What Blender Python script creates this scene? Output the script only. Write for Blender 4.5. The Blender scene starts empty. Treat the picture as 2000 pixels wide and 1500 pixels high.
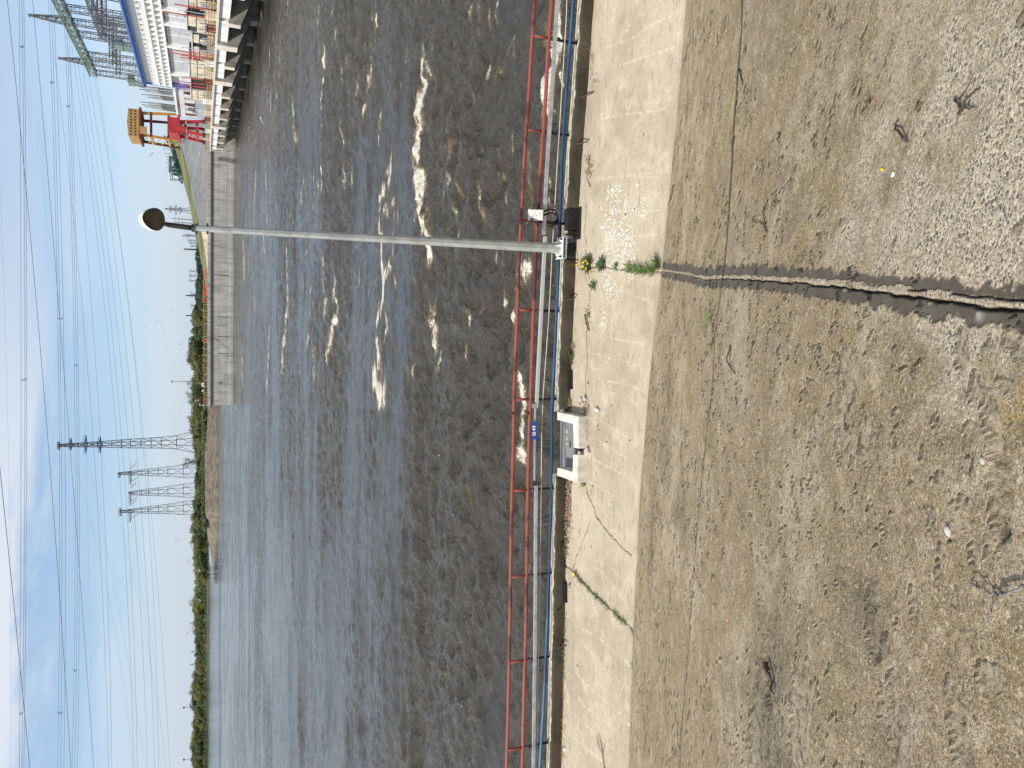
import bpy, bmesh, math, random
import numpy as np
from mathutils import Vector, Matrix
rnd = random.Random(7)
RNG = np.random.default_rng(11)
scene = bpy.context.scene
COL = scene.collection
CH, WZ = 6.7, -1.8            # eye height above the walkway, water level
PITCH = math.radians(22.03)
F = np.array([0, math.cos(PITCH), -math.sin(PITCH)]); R = np.array([1., 0, 0]); U = np.cross(R, F)
CAM = np.array([0, 0, CH])
# ------------------------------------------------------------------ survey helpers
def ray(px, py): return F + R*(750-py)/1500 + U*(1000-px)/1500
def onz(px, py, z=0.0):
    d = ray(px, py); return CAM + d*((z-CH)/d[2])
def at(px, py, Y):
    d = ray(px, py); return CAM + d*(Y/d[1])
def axis_depth(P): return float((np.asarray(P)-CAM) @ F)
# ------------------------------------------------------------------ objects
def tag(o, label=None, cat=None, group=None, kind=None):
    if label: o['label'] = label
    if cat: o['category'] = cat
    if group: o['group'] = group
    if kind: o['kind'] = kind
    return o
def thing(name, label, cat, loc=(0, 0, 0), group=None):
    o = bpy.data.objects.new(name, None); COL.objects.link(o)
    o.location = [float(v) for v in loc]; o.empty_display_size = .2
    return tag(o, label, cat, group)
def copy_tree(o, parent=None):
    c = o.copy(); COL.objects.link(c)
    if parent is not None: c.parent = parent
    for ch in list(o.children): copy_tree(ch, c)
    return c
class MB:
    def __init__(s): s.v = []; s.f = []; s.m = []
    def add(s, vs, fs, mi=0):
        b = len(s.v); s.v += [tuple(float(c) for c in v) for v in vs]
        s.f += [tuple(b+i for i in f) for f in fs]; s.m += [mi]*len(fs); return s
    def box(s, c, d, ax=None, mi=0):
        c = np.array(c, float); d = np.array(d, float)/2
        ax = np.eye(3) if ax is None else np.array(ax, float)
        vs = [c+ax[0]*d[0]*i+ax[1]*d[1]*j+ax[2]*d[2]*k for i in (-1, 1) for j in (-1, 1) for k in (-1, 1)]
        return s.add(vs, [(0, 1, 3, 2), (4, 6, 7, 5), (0, 4, 5, 1), (2, 3, 7, 6), (0, 2, 6, 4), (1, 5, 7, 3)], mi)
    def bar(s, a, b, r, n=4, r2=None, mi=0, cap=True):
        return s.tube([a, b], r if r2 is None else [r, r2], n, mi, cap)
    def tube(s, pts, r, n=8, mi=0, cap=True):
        pts = [np.array(p, float) for p in pts]; k = len(pts)
        rr = list(r) if isinstance(r, (list, tuple, np.ndarray)) else [r]*k
        vs = []; up = None
        for i, p in enumerate(pts):
            t = pts[min(i+1, k-1)]-pts[max(i-1, 0)]; t = t/(np.linalg.norm(t)+1e-12)
            if up is None:
                h = np.array([0, 0, 1.]) if abs(t[2]) < .9 else np.array([1., 0, 0])
                a = np.cross(t, h)
            else: a = up - t*(up@t)
            a = a/(np.linalg.norm(a)+1e-12); up = a; b = np.cross(t, a)
            vs += [p+(a*math.cos(q)+b*math.sin(q))*rr[i] for q in [2*math.pi*(j+.5)/n for j in range(n)]]
        fs = [(i*n+j, i*n+(j+1) % n, (i+1)*n+(j+1) % n, (i+1)*n+j) for i in range(k-1) for j in range(n)]
        if cap: fs += [tuple(range(n))[::-1], tuple((k-1)*n+j for j in range(n))]
        return s.add(vs, fs, mi)
    def prism(s, prof, a, b, mi=0):            # profile points swept by the vector b-a
        a = np.array(a, float); b = np.array(b, float); k = len(prof)
        P = [np.array(p, float) for p in prof]
        vs = [p+a for p in P]+[p+b for p in P]
        fs = [(i, (i+1) % k, k+(i+1) % k, k+i) for i in range(k)]+[tuple(range(k))[::-1], tuple(range(k, 2*k))]
        return s.add(vs, fs, mi)
    def quad(s, *vs, mi=0): return s.add(vs, [tuple(range(len(vs)))], mi)
    def build(s, name, mats, parent=None, smooth=False, bevel=0):
        me = bpy.data.meshes.new(name)
        off = np.array(parent.matrix_basis.translation) if parent is not None and parent.parent is None else None
        if parent is not None:
            off = np.zeros(3); q = parent
            while q is not None: off = off+np.array(q.location); q = q.parent
        V = s.v if off is None else [tuple(np.array(v)-off) for v in s.v]
        me.from_pydata(V, [], s.f)
        mats = mats if isinstance(mats, (list, tuple)) else [mats]
        for m in mats: me.materials.append(m)
        if len(mats) > 1: me.polygons.foreach_set('material_index', s.m)
        if smooth: me.polygons.foreach_set('use_smooth', [True]*len(me.polygons))
        bm = bmesh.new(); bm.from_mesh(me); bmesh.ops.recalc_face_normals(bm, faces=bm.faces); bm.to_mesh(me); bm.free()
        o = bpy.data.objects.new(name, me); COL.objects.link(o)
        if parent is not None: o.parent = parent
        if bevel:
            md = o.modifiers.new('bevel', 'BEVEL'); md.width = bevel; md.segments = 2; md.limit_method = 'ANGLE'
        return o
def grid_object(name, X, Y, Z, mat, attrs=None, smooth=True):
    h, w = X.shape
    me = bpy.data.meshes.new(name)
    co = np.stack([X, Y, Z], -1).reshape(-1, 3).astype(np.float32)
    idx = np.arange(h*w).reshape(h, w)
    q = np.stack([idx[:-1, :-1], idx[:-1, 1:], idx[1:, 1:], idx[1:, :-1]], -1).reshape(-1, 4)
    me.vertices.add(len(co)); me.vertices.foreach_set('co', co.ravel())
    me.loops.add(q.size); me.loops.foreach_set('vertex_index', q.ravel().astype(np.int32))
    me.polygons.add(len(q)); me.polygons.foreach_set('loop_start', (np.arange(len(q))*4).astype(np.int32))
    me.polygons.foreach_set('use_smooth', np.ones(len(q), bool) if smooth else np.zeros(len(q), bool))
    me.update(calc_edges=True)
    for k, a in (attrs or {}).items():
        at_ = me.attributes.new(k, 'FLOAT', 'POINT'); at_.data.foreach_set('value', a.ravel().astype(np.float32))
    me.materials.append(mat)
    o = bpy.data.objects.new(name, me); COL.objects.link(o)
    n = me.polygons[len(q)//2].normal
    if n.z < 0: me.flip_normals()
    return o
# ------------------------------------------------------------------ numeric noise
def vnoise(x, y, seed=0):
    g = np.random.default_rng(seed).random((256, 256))
    xi = np.floor(x).astype(int); yi = np.floor(y).astype(int); fx = x-xi; fy = y-yi
    fx = fx*fx*fx*(fx*(fx*6-15)+10); fy = fy*fy*fy*(fy*(fy*6-15)+10)
    a = g[yi % 256, xi % 256]; b = g[yi % 256, (xi+1) % 256]; c = g[(yi+1) % 256, xi % 256]; d = g[(yi+1) % 256, (xi+1) % 256]
    return (a*(1-fx)+b*fx)*(1-fy)+(c*(1-fx)+d*fx)*fy
def fbm(x, y, oct=4, seed=0, gain=.5):
    s = 0; a = 1; t = 0
    for i in range(oct):
        s = s+a*vnoise(x*2**i+i*17.3, y*2**i+i*9.1, seed+i); t += a; a *= gain
    return s/t
def sstep(a, b, x):
    t = np.clip((x-a)/(b-a), 0, 1); return t*t*(3-2*t)
def polydist(X, Y, pts):
    D = np.full(X.shape, 1e9)
    for (x0, y0), (x1, y1) in zip(pts[:-1], pts[1:]):
        dx, dy = x1-x0, y1-y0; L = dx*dx+dy*dy+1e-12
        t = np.clip(((X-x0)*dx+(Y-y0)*dy)/L, 0, 1)
        D = np.minimum(D, np.hypot(X-x0-t*dx, Y-y0-t*dy))
    return D
def wiggle(pts, n=8, amp=.02, seed=0):
    r = np.random.default_rng(seed); out = []
    for a, b in zip(pts[:-1], pts[1:]):
        a = np.array(a); b = np.array(b)
        for i in range(n): out.append(a+(b-a)*i/n+(r.normal(size=2)*amp if i else 0))
    out.append(np.array(pts[-1])); return [tuple(p) for p in out]
# ------------------------------------------------------------------ materials
class NT:
    def __init__(s, name):
        s.mat = bpy.data.materials.new(name); s.mat.use_nodes = True
        s.n = s.mat.node_tree.nodes; s.l = s.mat.node_tree.links; s.n.clear()
        s.out = s.n.new('ShaderNodeOutputMaterial'); s.b = s.n.new('ShaderNodeBsdfPrincipled')
        s.l.new(s.b.outputs[0], s.out.inputs[0])
    def new(s, t, **k):
        o = s.n.new(t)
        for a, v in k.items(): setattr(o, a, v)
        return o
    def put(s, sock, v):
        if hasattr(v, 'is_linked') or isinstance(v, bpy.types.NodeSocket): s.l.new(v, sock)
        elif isinstance(v, (tuple, list)) and len(v) == 3 and sock.type == 'RGBA': sock.default_value = (*v, 1)
        else: sock.default_value = v
    def coord(s, scale=(1, 1, 1), kind='Object'):
        t = s.new('ShaderNodeTexCoord'); m = s.new('ShaderNodeMapping'); s.l.new(t.outputs[kind], m.inputs[0])
        m.inputs['Scale'].default_value = scale; return m.outputs[0]
    def noise(s, vec, scale, detail=4, rough=.55, dist=0):
        t = s.new('ShaderNodeTexNoise'); s.l.new(vec, t.inputs['Vector'])
        t.inputs['Scale'].default_value = scale; t.inputs['Detail'].default_value = detail
        t.inputs['Roughness'].default_value = rough; t.inputs['Distortion'].default_value = dist; return t.outputs['Fac']
    def voro(s, vec, scale, feature='F1', rnd=1.0):
        t = s.new('ShaderNodeTexVoronoi', feature=feature); s.l.new(vec, t.inputs['Vector'])
        t.inputs['Scale'].default_value = scale; t.inputs['Randomness'].default_value = rnd; return t
    def ramp(s, fac, stops, interp='LINEAR'):
        r = s.new('ShaderNodeValToRGB'); s.put(r.inputs[0], fac); e = r.color_ramp.elements; r.color_ramp.interpolation = interp
        while len(e) < len(stops): e.new(.5)
        for i, (p, c) in enumerate(stops):
            e[i].position = p; e[i].color = (*c, 1) if isinstance(c, (tuple, list)) else (c, c, c, 1)
        return r.outputs[0]
    def math(s, op, a, b=0.0, c=None):
        m = s.new('ShaderNodeMath', operation=op); s.put(m.inputs[0], a); s.put(m.inputs[1], b)
        if c is not None: s.put(m.inputs[2], c)
        return m.outputs[0]
    def step(s, x, a, b, lo=0.0, hi=1.0):
        m = s.new('ShaderNodeMapRange', interpolation_type='SMOOTHSTEP'); s.put(m.inputs[0], x)
        for i, v in enumerate((a, b, lo, hi)): s.put(m.inputs[i+1], v)
        return m.outputs[0]
    def mix(s, f, a, b, mode='MIX'):
        m = s.new('ShaderNodeMix', data_type='RGBA', blend_type=mode); s.put(m.inputs[0], f); s.put(m.inputs[6], a); s.put(m.inputs[7], b)
        return m.outputs[2]
    def attr(s, name): return s.new('ShaderNodeAttribute', attribute_name=name).outputs['Fac']
    def bump(s, h, strength=.5, dist=.01, nrm=None):
        b = s.new('ShaderNodeBump'); s.put(b.inputs['Height'], h); s.put(b.inputs['Strength'], strength); b.inputs['Distance'].default_value = dist
        if nrm is not None: s.l.new(nrm, b.inputs['Normal'])
        return b.outputs[0]
    def fin(s, color, rough=.8, normal=None, metal=0.0, spec=.3):
        s.put(s.b.inputs['Base Color'], color); s.put(s.b.inputs['Roughness'], rough); s.put(s.b.inputs['Metallic'], metal)
        s.put(s.b.inputs['Specular IOR Level'], spec)
        if normal is not None: s.l.new(normal, s.b.inputs['Normal'])
        return s.mat
def weathered(name, col, col2, scale=3.0, rough=.7, metal=0.0, bump=.15, bscale=40, spec=.3, dist=.004, lo=.42, hi=.62):
    m = NT(name); v = m.coord(); f = m.noise(v, scale, 5, .62)
    c = m.mix(m.step(f, lo, hi), col, col2)
    return m.fin(c, rough, m.bump(m.noise(v, bscale, 3), bump, dist), metal, spec)
M = {}
M['red_paint'] = weathered('red_paint', (.245, .064, .045), (.095, .024, .021), .9, .55, 0, .1, 60, lo=.50, hi=.58)
M['rust_red'] = weathered('rust_red', (.13, .022, .012), (.07, .015, .01), 6, .6)
M['galv'] = weathered('galvanised_steel', (.50, .52, .54), (.36, .38, .40), 7, .42, .55, .08, 60)
M['galv_rust'] = weathered('galvanised_steel_rusty', (.52, .53, .53), (.26, .17, .10), 9, .5, .3, .08, 60, lo=.62, hi=.75)
M['pole'] = weathered('pole_steel', (.42, .44, .43), (.33, .345, .34), 5, .5, .35, .05, 80)
M['dark_steel'] = weathered('dark_steel', (.035, .035, .035), (.06, .055, .05), 8, .6)
M['black'] = weathered('black_rubber', (.012, .012, .013), (.02, .02, .02), 9, .5)
M['teal_dark'] = weathered('dark_teal_paint', (.02, .032, .042), (.035, .03, .03), 9, .6)
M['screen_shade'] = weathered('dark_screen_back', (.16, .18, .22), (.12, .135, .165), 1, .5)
M['blue_pipe'] = weathered('blue_pipe', (.016, .058, .13), (.055, .17, .31), .22, .45, lo=.50, hi=.62)
M['blue_paint'] = weathered('blue_cladding', (.045, .13, .40), (.06, .16, .46), 1, .5)
M['sign_blue'] = weathered('sign_blue', (.012, .05, .20), (.016, .065, .25), 20, .35)
M['white'] = weathered('white_paint', (.80, .80, .79), (.72, .72, .70), 3, .5)
M['white_plastic'] = weathered('white_enamel', (.80, .80, .78), (.74, .74, .73), 12, .35)
M['cable_white'] = weathered('pale_cable', (.55, .51, .42), (.40, .37, .31), 8, .6)
M['box_white'] = weathered('box_white', (.72, .70, .67), (.62, .60, .57), 20, .5)
M['dam_white'] = weathered('white_girder_paint', (.80, .81, .82), (.66, .66, .65), .5, .7, 0, .2, 3)
M['cream'] = weathered('cream_panel', (.66, .58, .45), (.55, .47, .36), 1.2, .65)
M['panel_grey'] = weathered('grey_cladding', (.46, .47, .49), (.42, .43, .45), .3, .55)
M['pale_grey'] = weathered('pale_grey_paint', (.60, .61, .62), (.52, .53, .54), .6, .6)
M['lattice'] = weathered('lattice_grey', (.17, .17, .165), (.115, .115, .11), 2, .6, .2)
M['lattice_dark'] = weathered('lattice_dark', (.055, .05, .048), (.09, .06, .045), .25, .7)
M['lattice_green'] = weathered('lattice_green', (.20, .27, .215), (.14, .175, .15), 1, .6)
M['orange'] = weathered('orange_crane_paint', (.46, .23, .045), (.38, .18, .035), .5, .6)
M['tan'] = weathered('tan_crane_cladding', (.43, .26, .095), (.36, .215, .075), .6, .65)
M['crane_red'] = weathered('red_crane_paint', (.42, .045, .05), (.34, .03, .035), .5, .55)
M['maroon'] = weathered('maroon_paint', (.16, .035, .035), (.11, .025, .025), .6, .6)
M['window'] = weathered('dark_window', (.02, .025, .03), (.03, .035, .04), 2, .2)
M['busbar_red'] = weathered('red_busbar', (.42, .09, .08), (.34, .06, .06), 2, .6)
M['yellow_rail'] = weathered('ochre_rail_paint', (.50, .34, .12), (.40, .25, .09), 2, .6)
M['orange_rail'] = weathered('orange_rail_paint', (.62, .36, .16), (.52, .28, .12), 2, .6)
M['glass_green'] = weathered('green_glass_insulator', (.27, .34, .31), (.22, .28, .26), 3, .25)
M['wire'] = weathered('dark_cable', (.095, .095, .10), (.07, .07, .075), 1, .6)
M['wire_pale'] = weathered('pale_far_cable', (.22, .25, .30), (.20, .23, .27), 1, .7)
M['far_steel'] = weathered('far_steel', (.20, .23, .27), (.17, .20, .23), 1, .8)  # pale tone puts distance haze into the far pylons' colour
M['bldg_blue'] = weathered('blue_grey_facade', (.22, .30, .40), (.18, .25, .34), .2, .6)
M['bldg_white'] = weathered('white_facade', (.62, .66, .70), (.55, .58, .62), .2, .6)
M['green_net'] = weathered('dark_green_hedge', (.02, .075, .055), (.03, .09, .06), .4, .9)
M['hut'] = weathered('rusty_hut', (.16, .075, .05), (.10, .05, .04), 2, .8)
M['gull_white'] = weathered('gull_white', (.82, .82, .81), (.78, .78, .77), 8, .7)
M['gull_grey'] = weathered('gull_grey', (.33, .34, .36), (.28, .29, .31), 8, .7)
M['gull_dark'] = weathered('gull_dark', (.03, .03, .03), (.05, .05, .05), 8, .7)
M['twig'] = weathered('twig_bark', (.055, .04, .03), (.10, .08, .065), 60, .85)
M['stick'] = weathered('grey_branch', (.20, .185, .17), (.10, .085, .07), 50, .85)
M['grass'] = weathered('grass_blade', (.075, .14, .025), (.12, .17, .04), 30, .7)
M['weed'] = weathered('weed_leaf', (.03, .075, .022), (.055, .105, .03), 30, .65)
M['flower'] = weathered('yellow_flower', (.80, .55, .01), (.75, .45, .01), 60, .6)
M['dead_leaf'] = weathered('dead_leaf', (.34, .25, .16), (.15, .09, .055), 25, .85)
M['stone'] = weathered('pale_stone', (.50, .46, .40), (.38, .34, .29), 20, .85, 0, .5, 60, dist=.01)
M['rebar'] = weathered('rusty_rebar', (.10, .05, .035), (.05, .03, .025), 60, .8)
M['plastic_orange'] = weathered('orange_litter', (.75, .20, .09), (.7, .16, .07), 50, .5)
M['plastic_yellow'] = weathered('yellow_litter', (.70, .42, .02), (.6, .34, .02), 50, .5)
M['text_rust'] = weathered('rusty_letter_paint', (.62, .53, .34), (.50, .40, .24), 60, .7)
M['plate'] = weathered('grey_hatch_plate', (.20, .20, .205), (.16, .16, .165), 8, .6)
M['marker_red'] = weathered('red_marker', (.70, .12, .06), (.6, .09, .05), 3, .6)

def mat_concrete_clean():         # pale walkway
    m = NT('walkway_concrete'); v = m.coord()
    big = m.noise(v, .55, 5, .6); mid = m.noise(v, 2.6, 5, .65); fine = m.noise(v, 28, 4, .7); dif = m.noise(m.coord((1.1, 3.2, 1)), 3.0, 4, .7, .6)
    c = m.mix(m.step(big, .36, .66), (.455, .39, .292), (.34, .288, .212))
    c = m.mix(m.math('MULTIPLY', m.step(mid, .48, .68), .8), c, (.51, .445, .35))
    c = m.mix(m.math('MULTIPLY', m.step(dif, .53, .66), .7), c, (.27, .222, .16))
    c = m.mix(m.math('MULTIPLY', m.step(fine, .52, .66), .6), c, (.25, .20, .135))
    c = m.mix(m.math('MULTIPLY', m.step(m.noise(v, 75, 3, .7), .54, .66), .65), c, (.60, .53, .425))
    sc = m.attr('scratch'); c = m.mix(m.math('MULTIPLY', sc, m.step(m.noise(v, 9, 3), .38, .6)), c, (.66, .58, .45))
    c = m.mix(m.math('MULTIPLY', m.attr('damp'), m.step(mid, .40, .66)), c, (.19, .165, .14))
    # gull droppings: small elongated white splashes
    dv = m.coord((1.0, .9, 1)); d1 = m.voro(dv, 21); d2 = m.voro(dv, 11)
    n9 = m.noise(v, 16, 3, .6)
    spl = m.math('MAXIMUM', m.step(m.math('ADD', d1.outputs['Distance'], m.math('MULTIPLY', n9, .30)), .43, .36), m.step(m.math('ADD', d2.outputs['Distance'], m.math('MULTIPLY', n9, .35)), .41, .34))
    sel = m.step(m.math('ADD', m.attr('drop'), m.math('MULTIPLY', m.math('SUBTRACT', m.noise(v, 1.7, 4, .7), .5), 1.3)), .34, .52)
    c = m.mix(m.math('MULTIPLY', spl, sel), c, (.86, .85, .83))
    c = m.mix(m.math('MULTIPLY', m.attr('crack'), .9), c, (.045, .035, .028))
    hgt = m.math('ADD', m.math('MULTIPLY', fine, .5), m.noise(v, 80, 3, .7))
    return m.fin(c, .9, m.bump(hgt, .55, .010), 0, .2)
M['walkway'] = mat_concrete_clean()

def mat_slope():                  # weathered embankment slabs with exposed aggregate
    m = NT('slope_concrete'); v = m.coord()
    warp = m.new('ShaderNodeVectorMath', operation='ADD')
    nn = m.new('ShaderNodeTexNoise'); m.l.new(v, nn.inputs['Vector']); nn.inputs['Scale'].default_value = 14; nn.inputs['Detail'].default_value = 3
    sc = m.new('ShaderNodeVectorMath', operation='SCALE'); m.l.new(nn.outputs['Color'], sc.inputs[0]); sc.inputs['Scale'].default_value = .03
    m.l.new(v, warp.inputs[0]); m.l.new(sc.outputs[0], warp.inputs[1]); w = warp.outputs[0]
    big = m.noise(v, .45, 5, .6); med = m.noise(v, 1.5, 6, .65); mot = m.noise(v, 5.5, 5, .68); fine = m.noise(v, 34, 4, .72); grit = m.noise(v, 130, 3, .75)
    c = m.mix(m.step(big, .36, .64), (.325, .250, .160), (.275, .205, .110))
    c = m.mix(m.math('MULTIPLY', m.step(med, .46, .66), .85), c, (.245, .185, .075))      # olive film
    c = m.mix(m.math('MULTIPLY', m.step(m.noise(v, .8, 7, .74), .50, .60), .85), c, (.46, .375, .265))
    c = m.mix(m.math('MULTIPLY', m.step(m.noise(m.coord((1, .6, .6)), 1.2, 7, .74), .53, .62), .65), c, (.175, .13, .075))
    c = m.mix(m.math('MULTIPLY', m.step(m.noise(v, 2.1, 7, .74), .54, .64), m.attr('moss')), c, (.36, .255, .05))      # yellow lichen
    c = m.mix(m.math('MULTIPLY', m.step(mot, .52, .66), .75), c, (.47, .385, .265))
    c = m.mix(m.math('MULTIPLY', m.step(mot, .46, .34), .6), c, (.14, .105, .058))
    c = m.mix(m.math('MULTIPLY', m.step(fine, .54, .66), .75), c, (.10, .078, .05))
    c = m.mix(m.math('MULTIPLY', m.step(fine, .47, .35), .6), c, (.48, .39, .265))
    for sc_, hi_, lo_ in ((26, .90, .12), (48, .86, .15), (95, .80, .22)):
        vs_ = m.voro(w, sc_); sx_ = m.new('ShaderNodeSeparateColor'); m.l.new(vs_.outputs['Color'], sx_.inputs[0])
        dot = m.step(vs_.outputs['Distance'], .46, .30)
        c = m.mix(m.math('MULTIPLY', m.math('MULTIPLY', m.step(sx_.outputs[0], hi_, hi_+.06), dot), .8), c, (.60, .51, .36))
        c = m.mix(m.math('MULTIPLY', m.math('MULTIPLY', m.step(sx_.outputs[0], lo_, lo_-.06), dot), .75), c, (.06, .052, .045))
    c = m.mix(m.math('MULTIPLY', m.step(grit, .53, .63), .65), c, (.56, .46, .32))
    c = m.mix(m.math('MULTIPLY', m.step(grit, .45, .36), .6), c, (.075, .06, .042))
    # exposed aggregate
    sizes = []
    ag = m.attr('agg')
    bare = m.step(m.math('ADD', ag, m.math('MULTIPLY', m.math('SUBTRACT', m.noise(v, 2.6, 7, .74), .5), 1.9)), .36, .80)
    mort = m.mix(m.step(m.noise(v, 55, 3, .7), .40, .62), (.40, .34, .25), (.74, .65, .50))
    c = m.mix(m.math('MULTIPLY', bare, .82), c, mort)
    hp = None
    for scale, thr, amt in ((36, .32, .95), (62, .34, .95), (115, .34, .85)):
        vo = m.voro(w, scale); d = vo.outputs['Distance']
        sx = m.new('ShaderNodeSeparateColor'); m.l.new(vo.outputs['Color'], sx.inputs[0])
        keep = m.step(sx.outputs[1], .25, .45) if scale < 40 else m.step(sx.outputs[1], .15, .3)
        peb = m.math('MULTIPLY', m.step(d, thr+.10, thr-.04), keep)
        pc = m.ramp(sx.outputs[0], [(0, (.055, .055, .060)), (.22, (.115, .11, .105)), (.42, (.20, .165, .125)), (.6, (.15, .15, .155)), (.75, (.30, .22, .15)), (.9, (.42, .36, .28)), (1, (.24, .12, .075))])
        msk = m.math('MULTIPLY', peb, m.math('MULTIPLY', m.math('MAXIMUM', bare, m.math('MULTIPLY', m.attr('peb'), .55)), amt))
        c = m.mix(msk, c, pc)
        hh = m.math('MULTIPLY', msk, m.math('SUBTRACT', .6, d)); hh = m.math('MULTIPLY', hh, 40/scale)
        hp = hh if hp is None else m.math('ADD', hp, hh)
    pit = m.attr('pit'); chunk = m.noise(w, 17, 7, .72)
    c = m.mix(m.math('MULTIPLY', pit, .85), c, m.ramp(m.math('ADD', m.math('MULTIPLY', chunk, .6), m.math('MULTIPLY', m.noise(w, 46, 5, .75), .4)), [(.36, (.03, .024, .018)), (.43, (.17, .13, .09)), (.49, (.42, .35, .25)), (.60, (.62, .53, .39))]))
    hn = m.noise(w, 21, 6, .78); hz = m.step(m.math('ADD', m.attr('holes'), m.math('MULTIPLY', m.math('SUBTRACT', med, .5), 1.2)), .35, .75)
    hole = m.math('MULTIPLY', m.step(m.math('ADD', m.math('SUBTRACT', .5, hn), m.math('MULTIPLY', hz, .115)), .250, .275), m.math('SUBTRACT', 1.0, m.attr('stain')))
    c = m.mix(m.math('MULTIPLY', hole, .8), c, (.06, .05, .036))
    c = m.mix(m.math('MULTIPLY', m.attr('dark'), m.step(med, .35, .6)), c, (.085, .07, .055))
    st = m.attr('stain'); stm = m.math('MULTIPLY', st, m.step(fine, .72, .55, .75, .97))
    c = m.mix(stm, c, m.mix(m.step(mot, .4, .65), (.082, .070, .056), (.108, .094, .078)))
    c = m.mix(m.attr('lime'), c, (.52, .49, .44))
    c = m.mix(m.attr('crack'), c, (.016, .013, .011))
    flat = m.math('SUBTRACT', 1.0, m.math('MULTIPLY', st, .7))
    hgt = m.math('ADD', m.math('MULTIPLY', hp, .75), m.math('ADD', m.math('MULTIPLY', fine, .8), m.math('MULTIPLY', grit, .6)))
    hgt = m.math('MULTIPLY', m.math('ADD', hgt, m.math('MULTIPLY', mot, .8)), flat)
    hgt = m.math('ADD', hgt, m.math('SUBTRACT', m.math('MULTIPLY', m.math('MULTIPLY', pit, chunk), 5.0), m.math('MULTIPLY', hole, 1.0)))
    return m.fin(c, .92, m.bump(hgt, .9, .014), 0, .18)
M['slope'] = mat_slope()

def mat_kerb():
    m = NT('mossy_kerb'); v = m.coord(); s = m.coord((3, 3, .6))
    big = m.noise(v, 1.3, 5, .65); fine = m.noise(v, 40, 4, .7); run = m.noise(s, 6, 4, .6)
    c = m.mix(m.step(big, .4, .62), (.066, .056, .041), (.038, .032, .024))
    c = m.mix(m.math('MULTIPLY', m.step(run, .55, .72), .35), c, (.14, .10, .04))
    c = m.mix(m.math('MULTIPLY', m.step(fine, .54, .70), .5), c, (.22, .19, .15))
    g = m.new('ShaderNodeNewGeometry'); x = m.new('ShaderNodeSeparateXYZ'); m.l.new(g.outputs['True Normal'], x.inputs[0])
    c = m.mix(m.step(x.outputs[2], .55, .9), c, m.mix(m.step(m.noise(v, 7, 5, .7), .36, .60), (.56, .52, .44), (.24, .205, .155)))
    return m.fin(c, .92, m.bump(m.math('ADD', fine, m.noise(v, 12, 4)), .7, .015), 0, .2)
M['kerb'] = mat_kerb()
M['new_concrete'] = weathered('cast_concrete', (.66, .63, .56), (.50, .47, .41), 5, .9, 0, .5, 60, dist=.008)
M['ledge'] = weathered('ledge_concrete', (.27, .265, .26), (.20, .195, .185), 3, .9, 0, .4, 40)

def mat_wall():                   # far divider wall: cast concrete with pour joints and streaks
    m = NT('wall_concrete'); v = m.coord(); st = m.coord((1, 1, .12)); hz = m.coord((.05, .05, 1.6))
    c = m.mix(m.step(m.noise(v, .16, 4), .38, .64), (.47, .46, .435), (.39, .38, .36))
    c = m.mix(m.math('MULTIPLY', m.step(m.noise(st, 1.4, 5, .7), .44, .66), .75), c, (.23, .222, .21))
    c = m.mix(m.math('MULTIPLY', m.step(m.noise(hz, 1.0, 4, .6), .52, .66), .45), c, (.52, .50, .46))
    br = m.new('ShaderNodeTexBrick'); mp = m.new('ShaderNodeMapping'); t = m.new('ShaderNodeTexCoord'); m.l.new(t.outputs['Object'], mp.inputs[0])
    mp.inputs['Rotation'].default_value = (math.radians(90), 0, 0); m.l.new(mp.outputs[0], br.inputs['Vector'])
    br.inputs['Scale'].default_value = .13; br.inputs['Mortar Size'].default_value = .006; br.offset = .37
    br.inputs['Color1'].default_value = (1, 1, 1, 1); br.inputs['Color2'].default_value = (.86, .86, .86, 1); br.inputs['Mortar'].default_value = (.55, .55, .55, 1)
    c = m.mix(.8, c, br.outputs['Color'], 'MULTIPLY')
    return m.fin(c, .9, m.bump(m.noise(v, 4, 5, .7), .4, .06), 0, .2)
M['wall'] = mat_wall()
M['pier'] = weathered('pier_concrete', (.45, .42, .365), (.27, .25, .22), .7, .9, 0, .6, 4, dist=.05)
M['bracket'] = weathered('shaded_bracket_concrete', (.30, .28, .245), (.19, .175, .155), .7, .9, 0, .6, 4, dist=.05)  # darker concrete tone paints the shade on the bracket sides
M['lit_nose'] = weathered('sunlit_nose_concrete', (.66, .63, .56), (.50, .47, .41), .9, .85, 0, .4, 4, dist=.03)  # pale tone paints the sunlight on the bracket fronts
M['dark_wall'] = weathered('draft_tube_wall', (.03, .03, .033), (.018, .018, .02), .4, .8)
def mat_paved():
    m = NT('paved_bank'); v = m.coord(); u = m.attr('pu'); w = m.attr('pv')
    cx = m.new('ShaderNodeCombineXYZ'); m.put(cx.inputs[0], u); m.put(cx.inputs[1], w)
    br = m.new('ShaderNodeTexBrick'); m.l.new(cx.outputs[0], br.inputs['Vector']); br.inputs['Scale'].default_value = .16; br.inputs['Mortar Size'].default_value = .012
    br.inputs['Color1'].default_value = (.13, .137, .148, 1); br.inputs['Color2'].default_value = (.18, .187, .198, 1); br.inputs['Mortar'].default_value = (.26, .27, .28, 1); br.inputs['Bias'].default_value = -.1
    c = m.mix(m.step(m.noise(v, .07, 5, .7), .42, .66), br.outputs[0], (.215, .22, .225))
    c = m.mix(m.math('MULTIPLY', m.step(m.noise(v, .5, 4, .7), .52, .66), .5), c, (.095, .10, .105))
    return m.fin(c, .9, None, 0, .2)
M['paved'] = mat_paved()
M['grass_bank'] = weathered('grass_bank', (.085, .105, .040), (.17, .155, .075), .12, .95, 0, .5, 1.5, dist=.3)
M['sand_path'] = weathered('pale_path', (.50, .43, .33), (.40, .34, .25), .2, .95)
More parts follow.
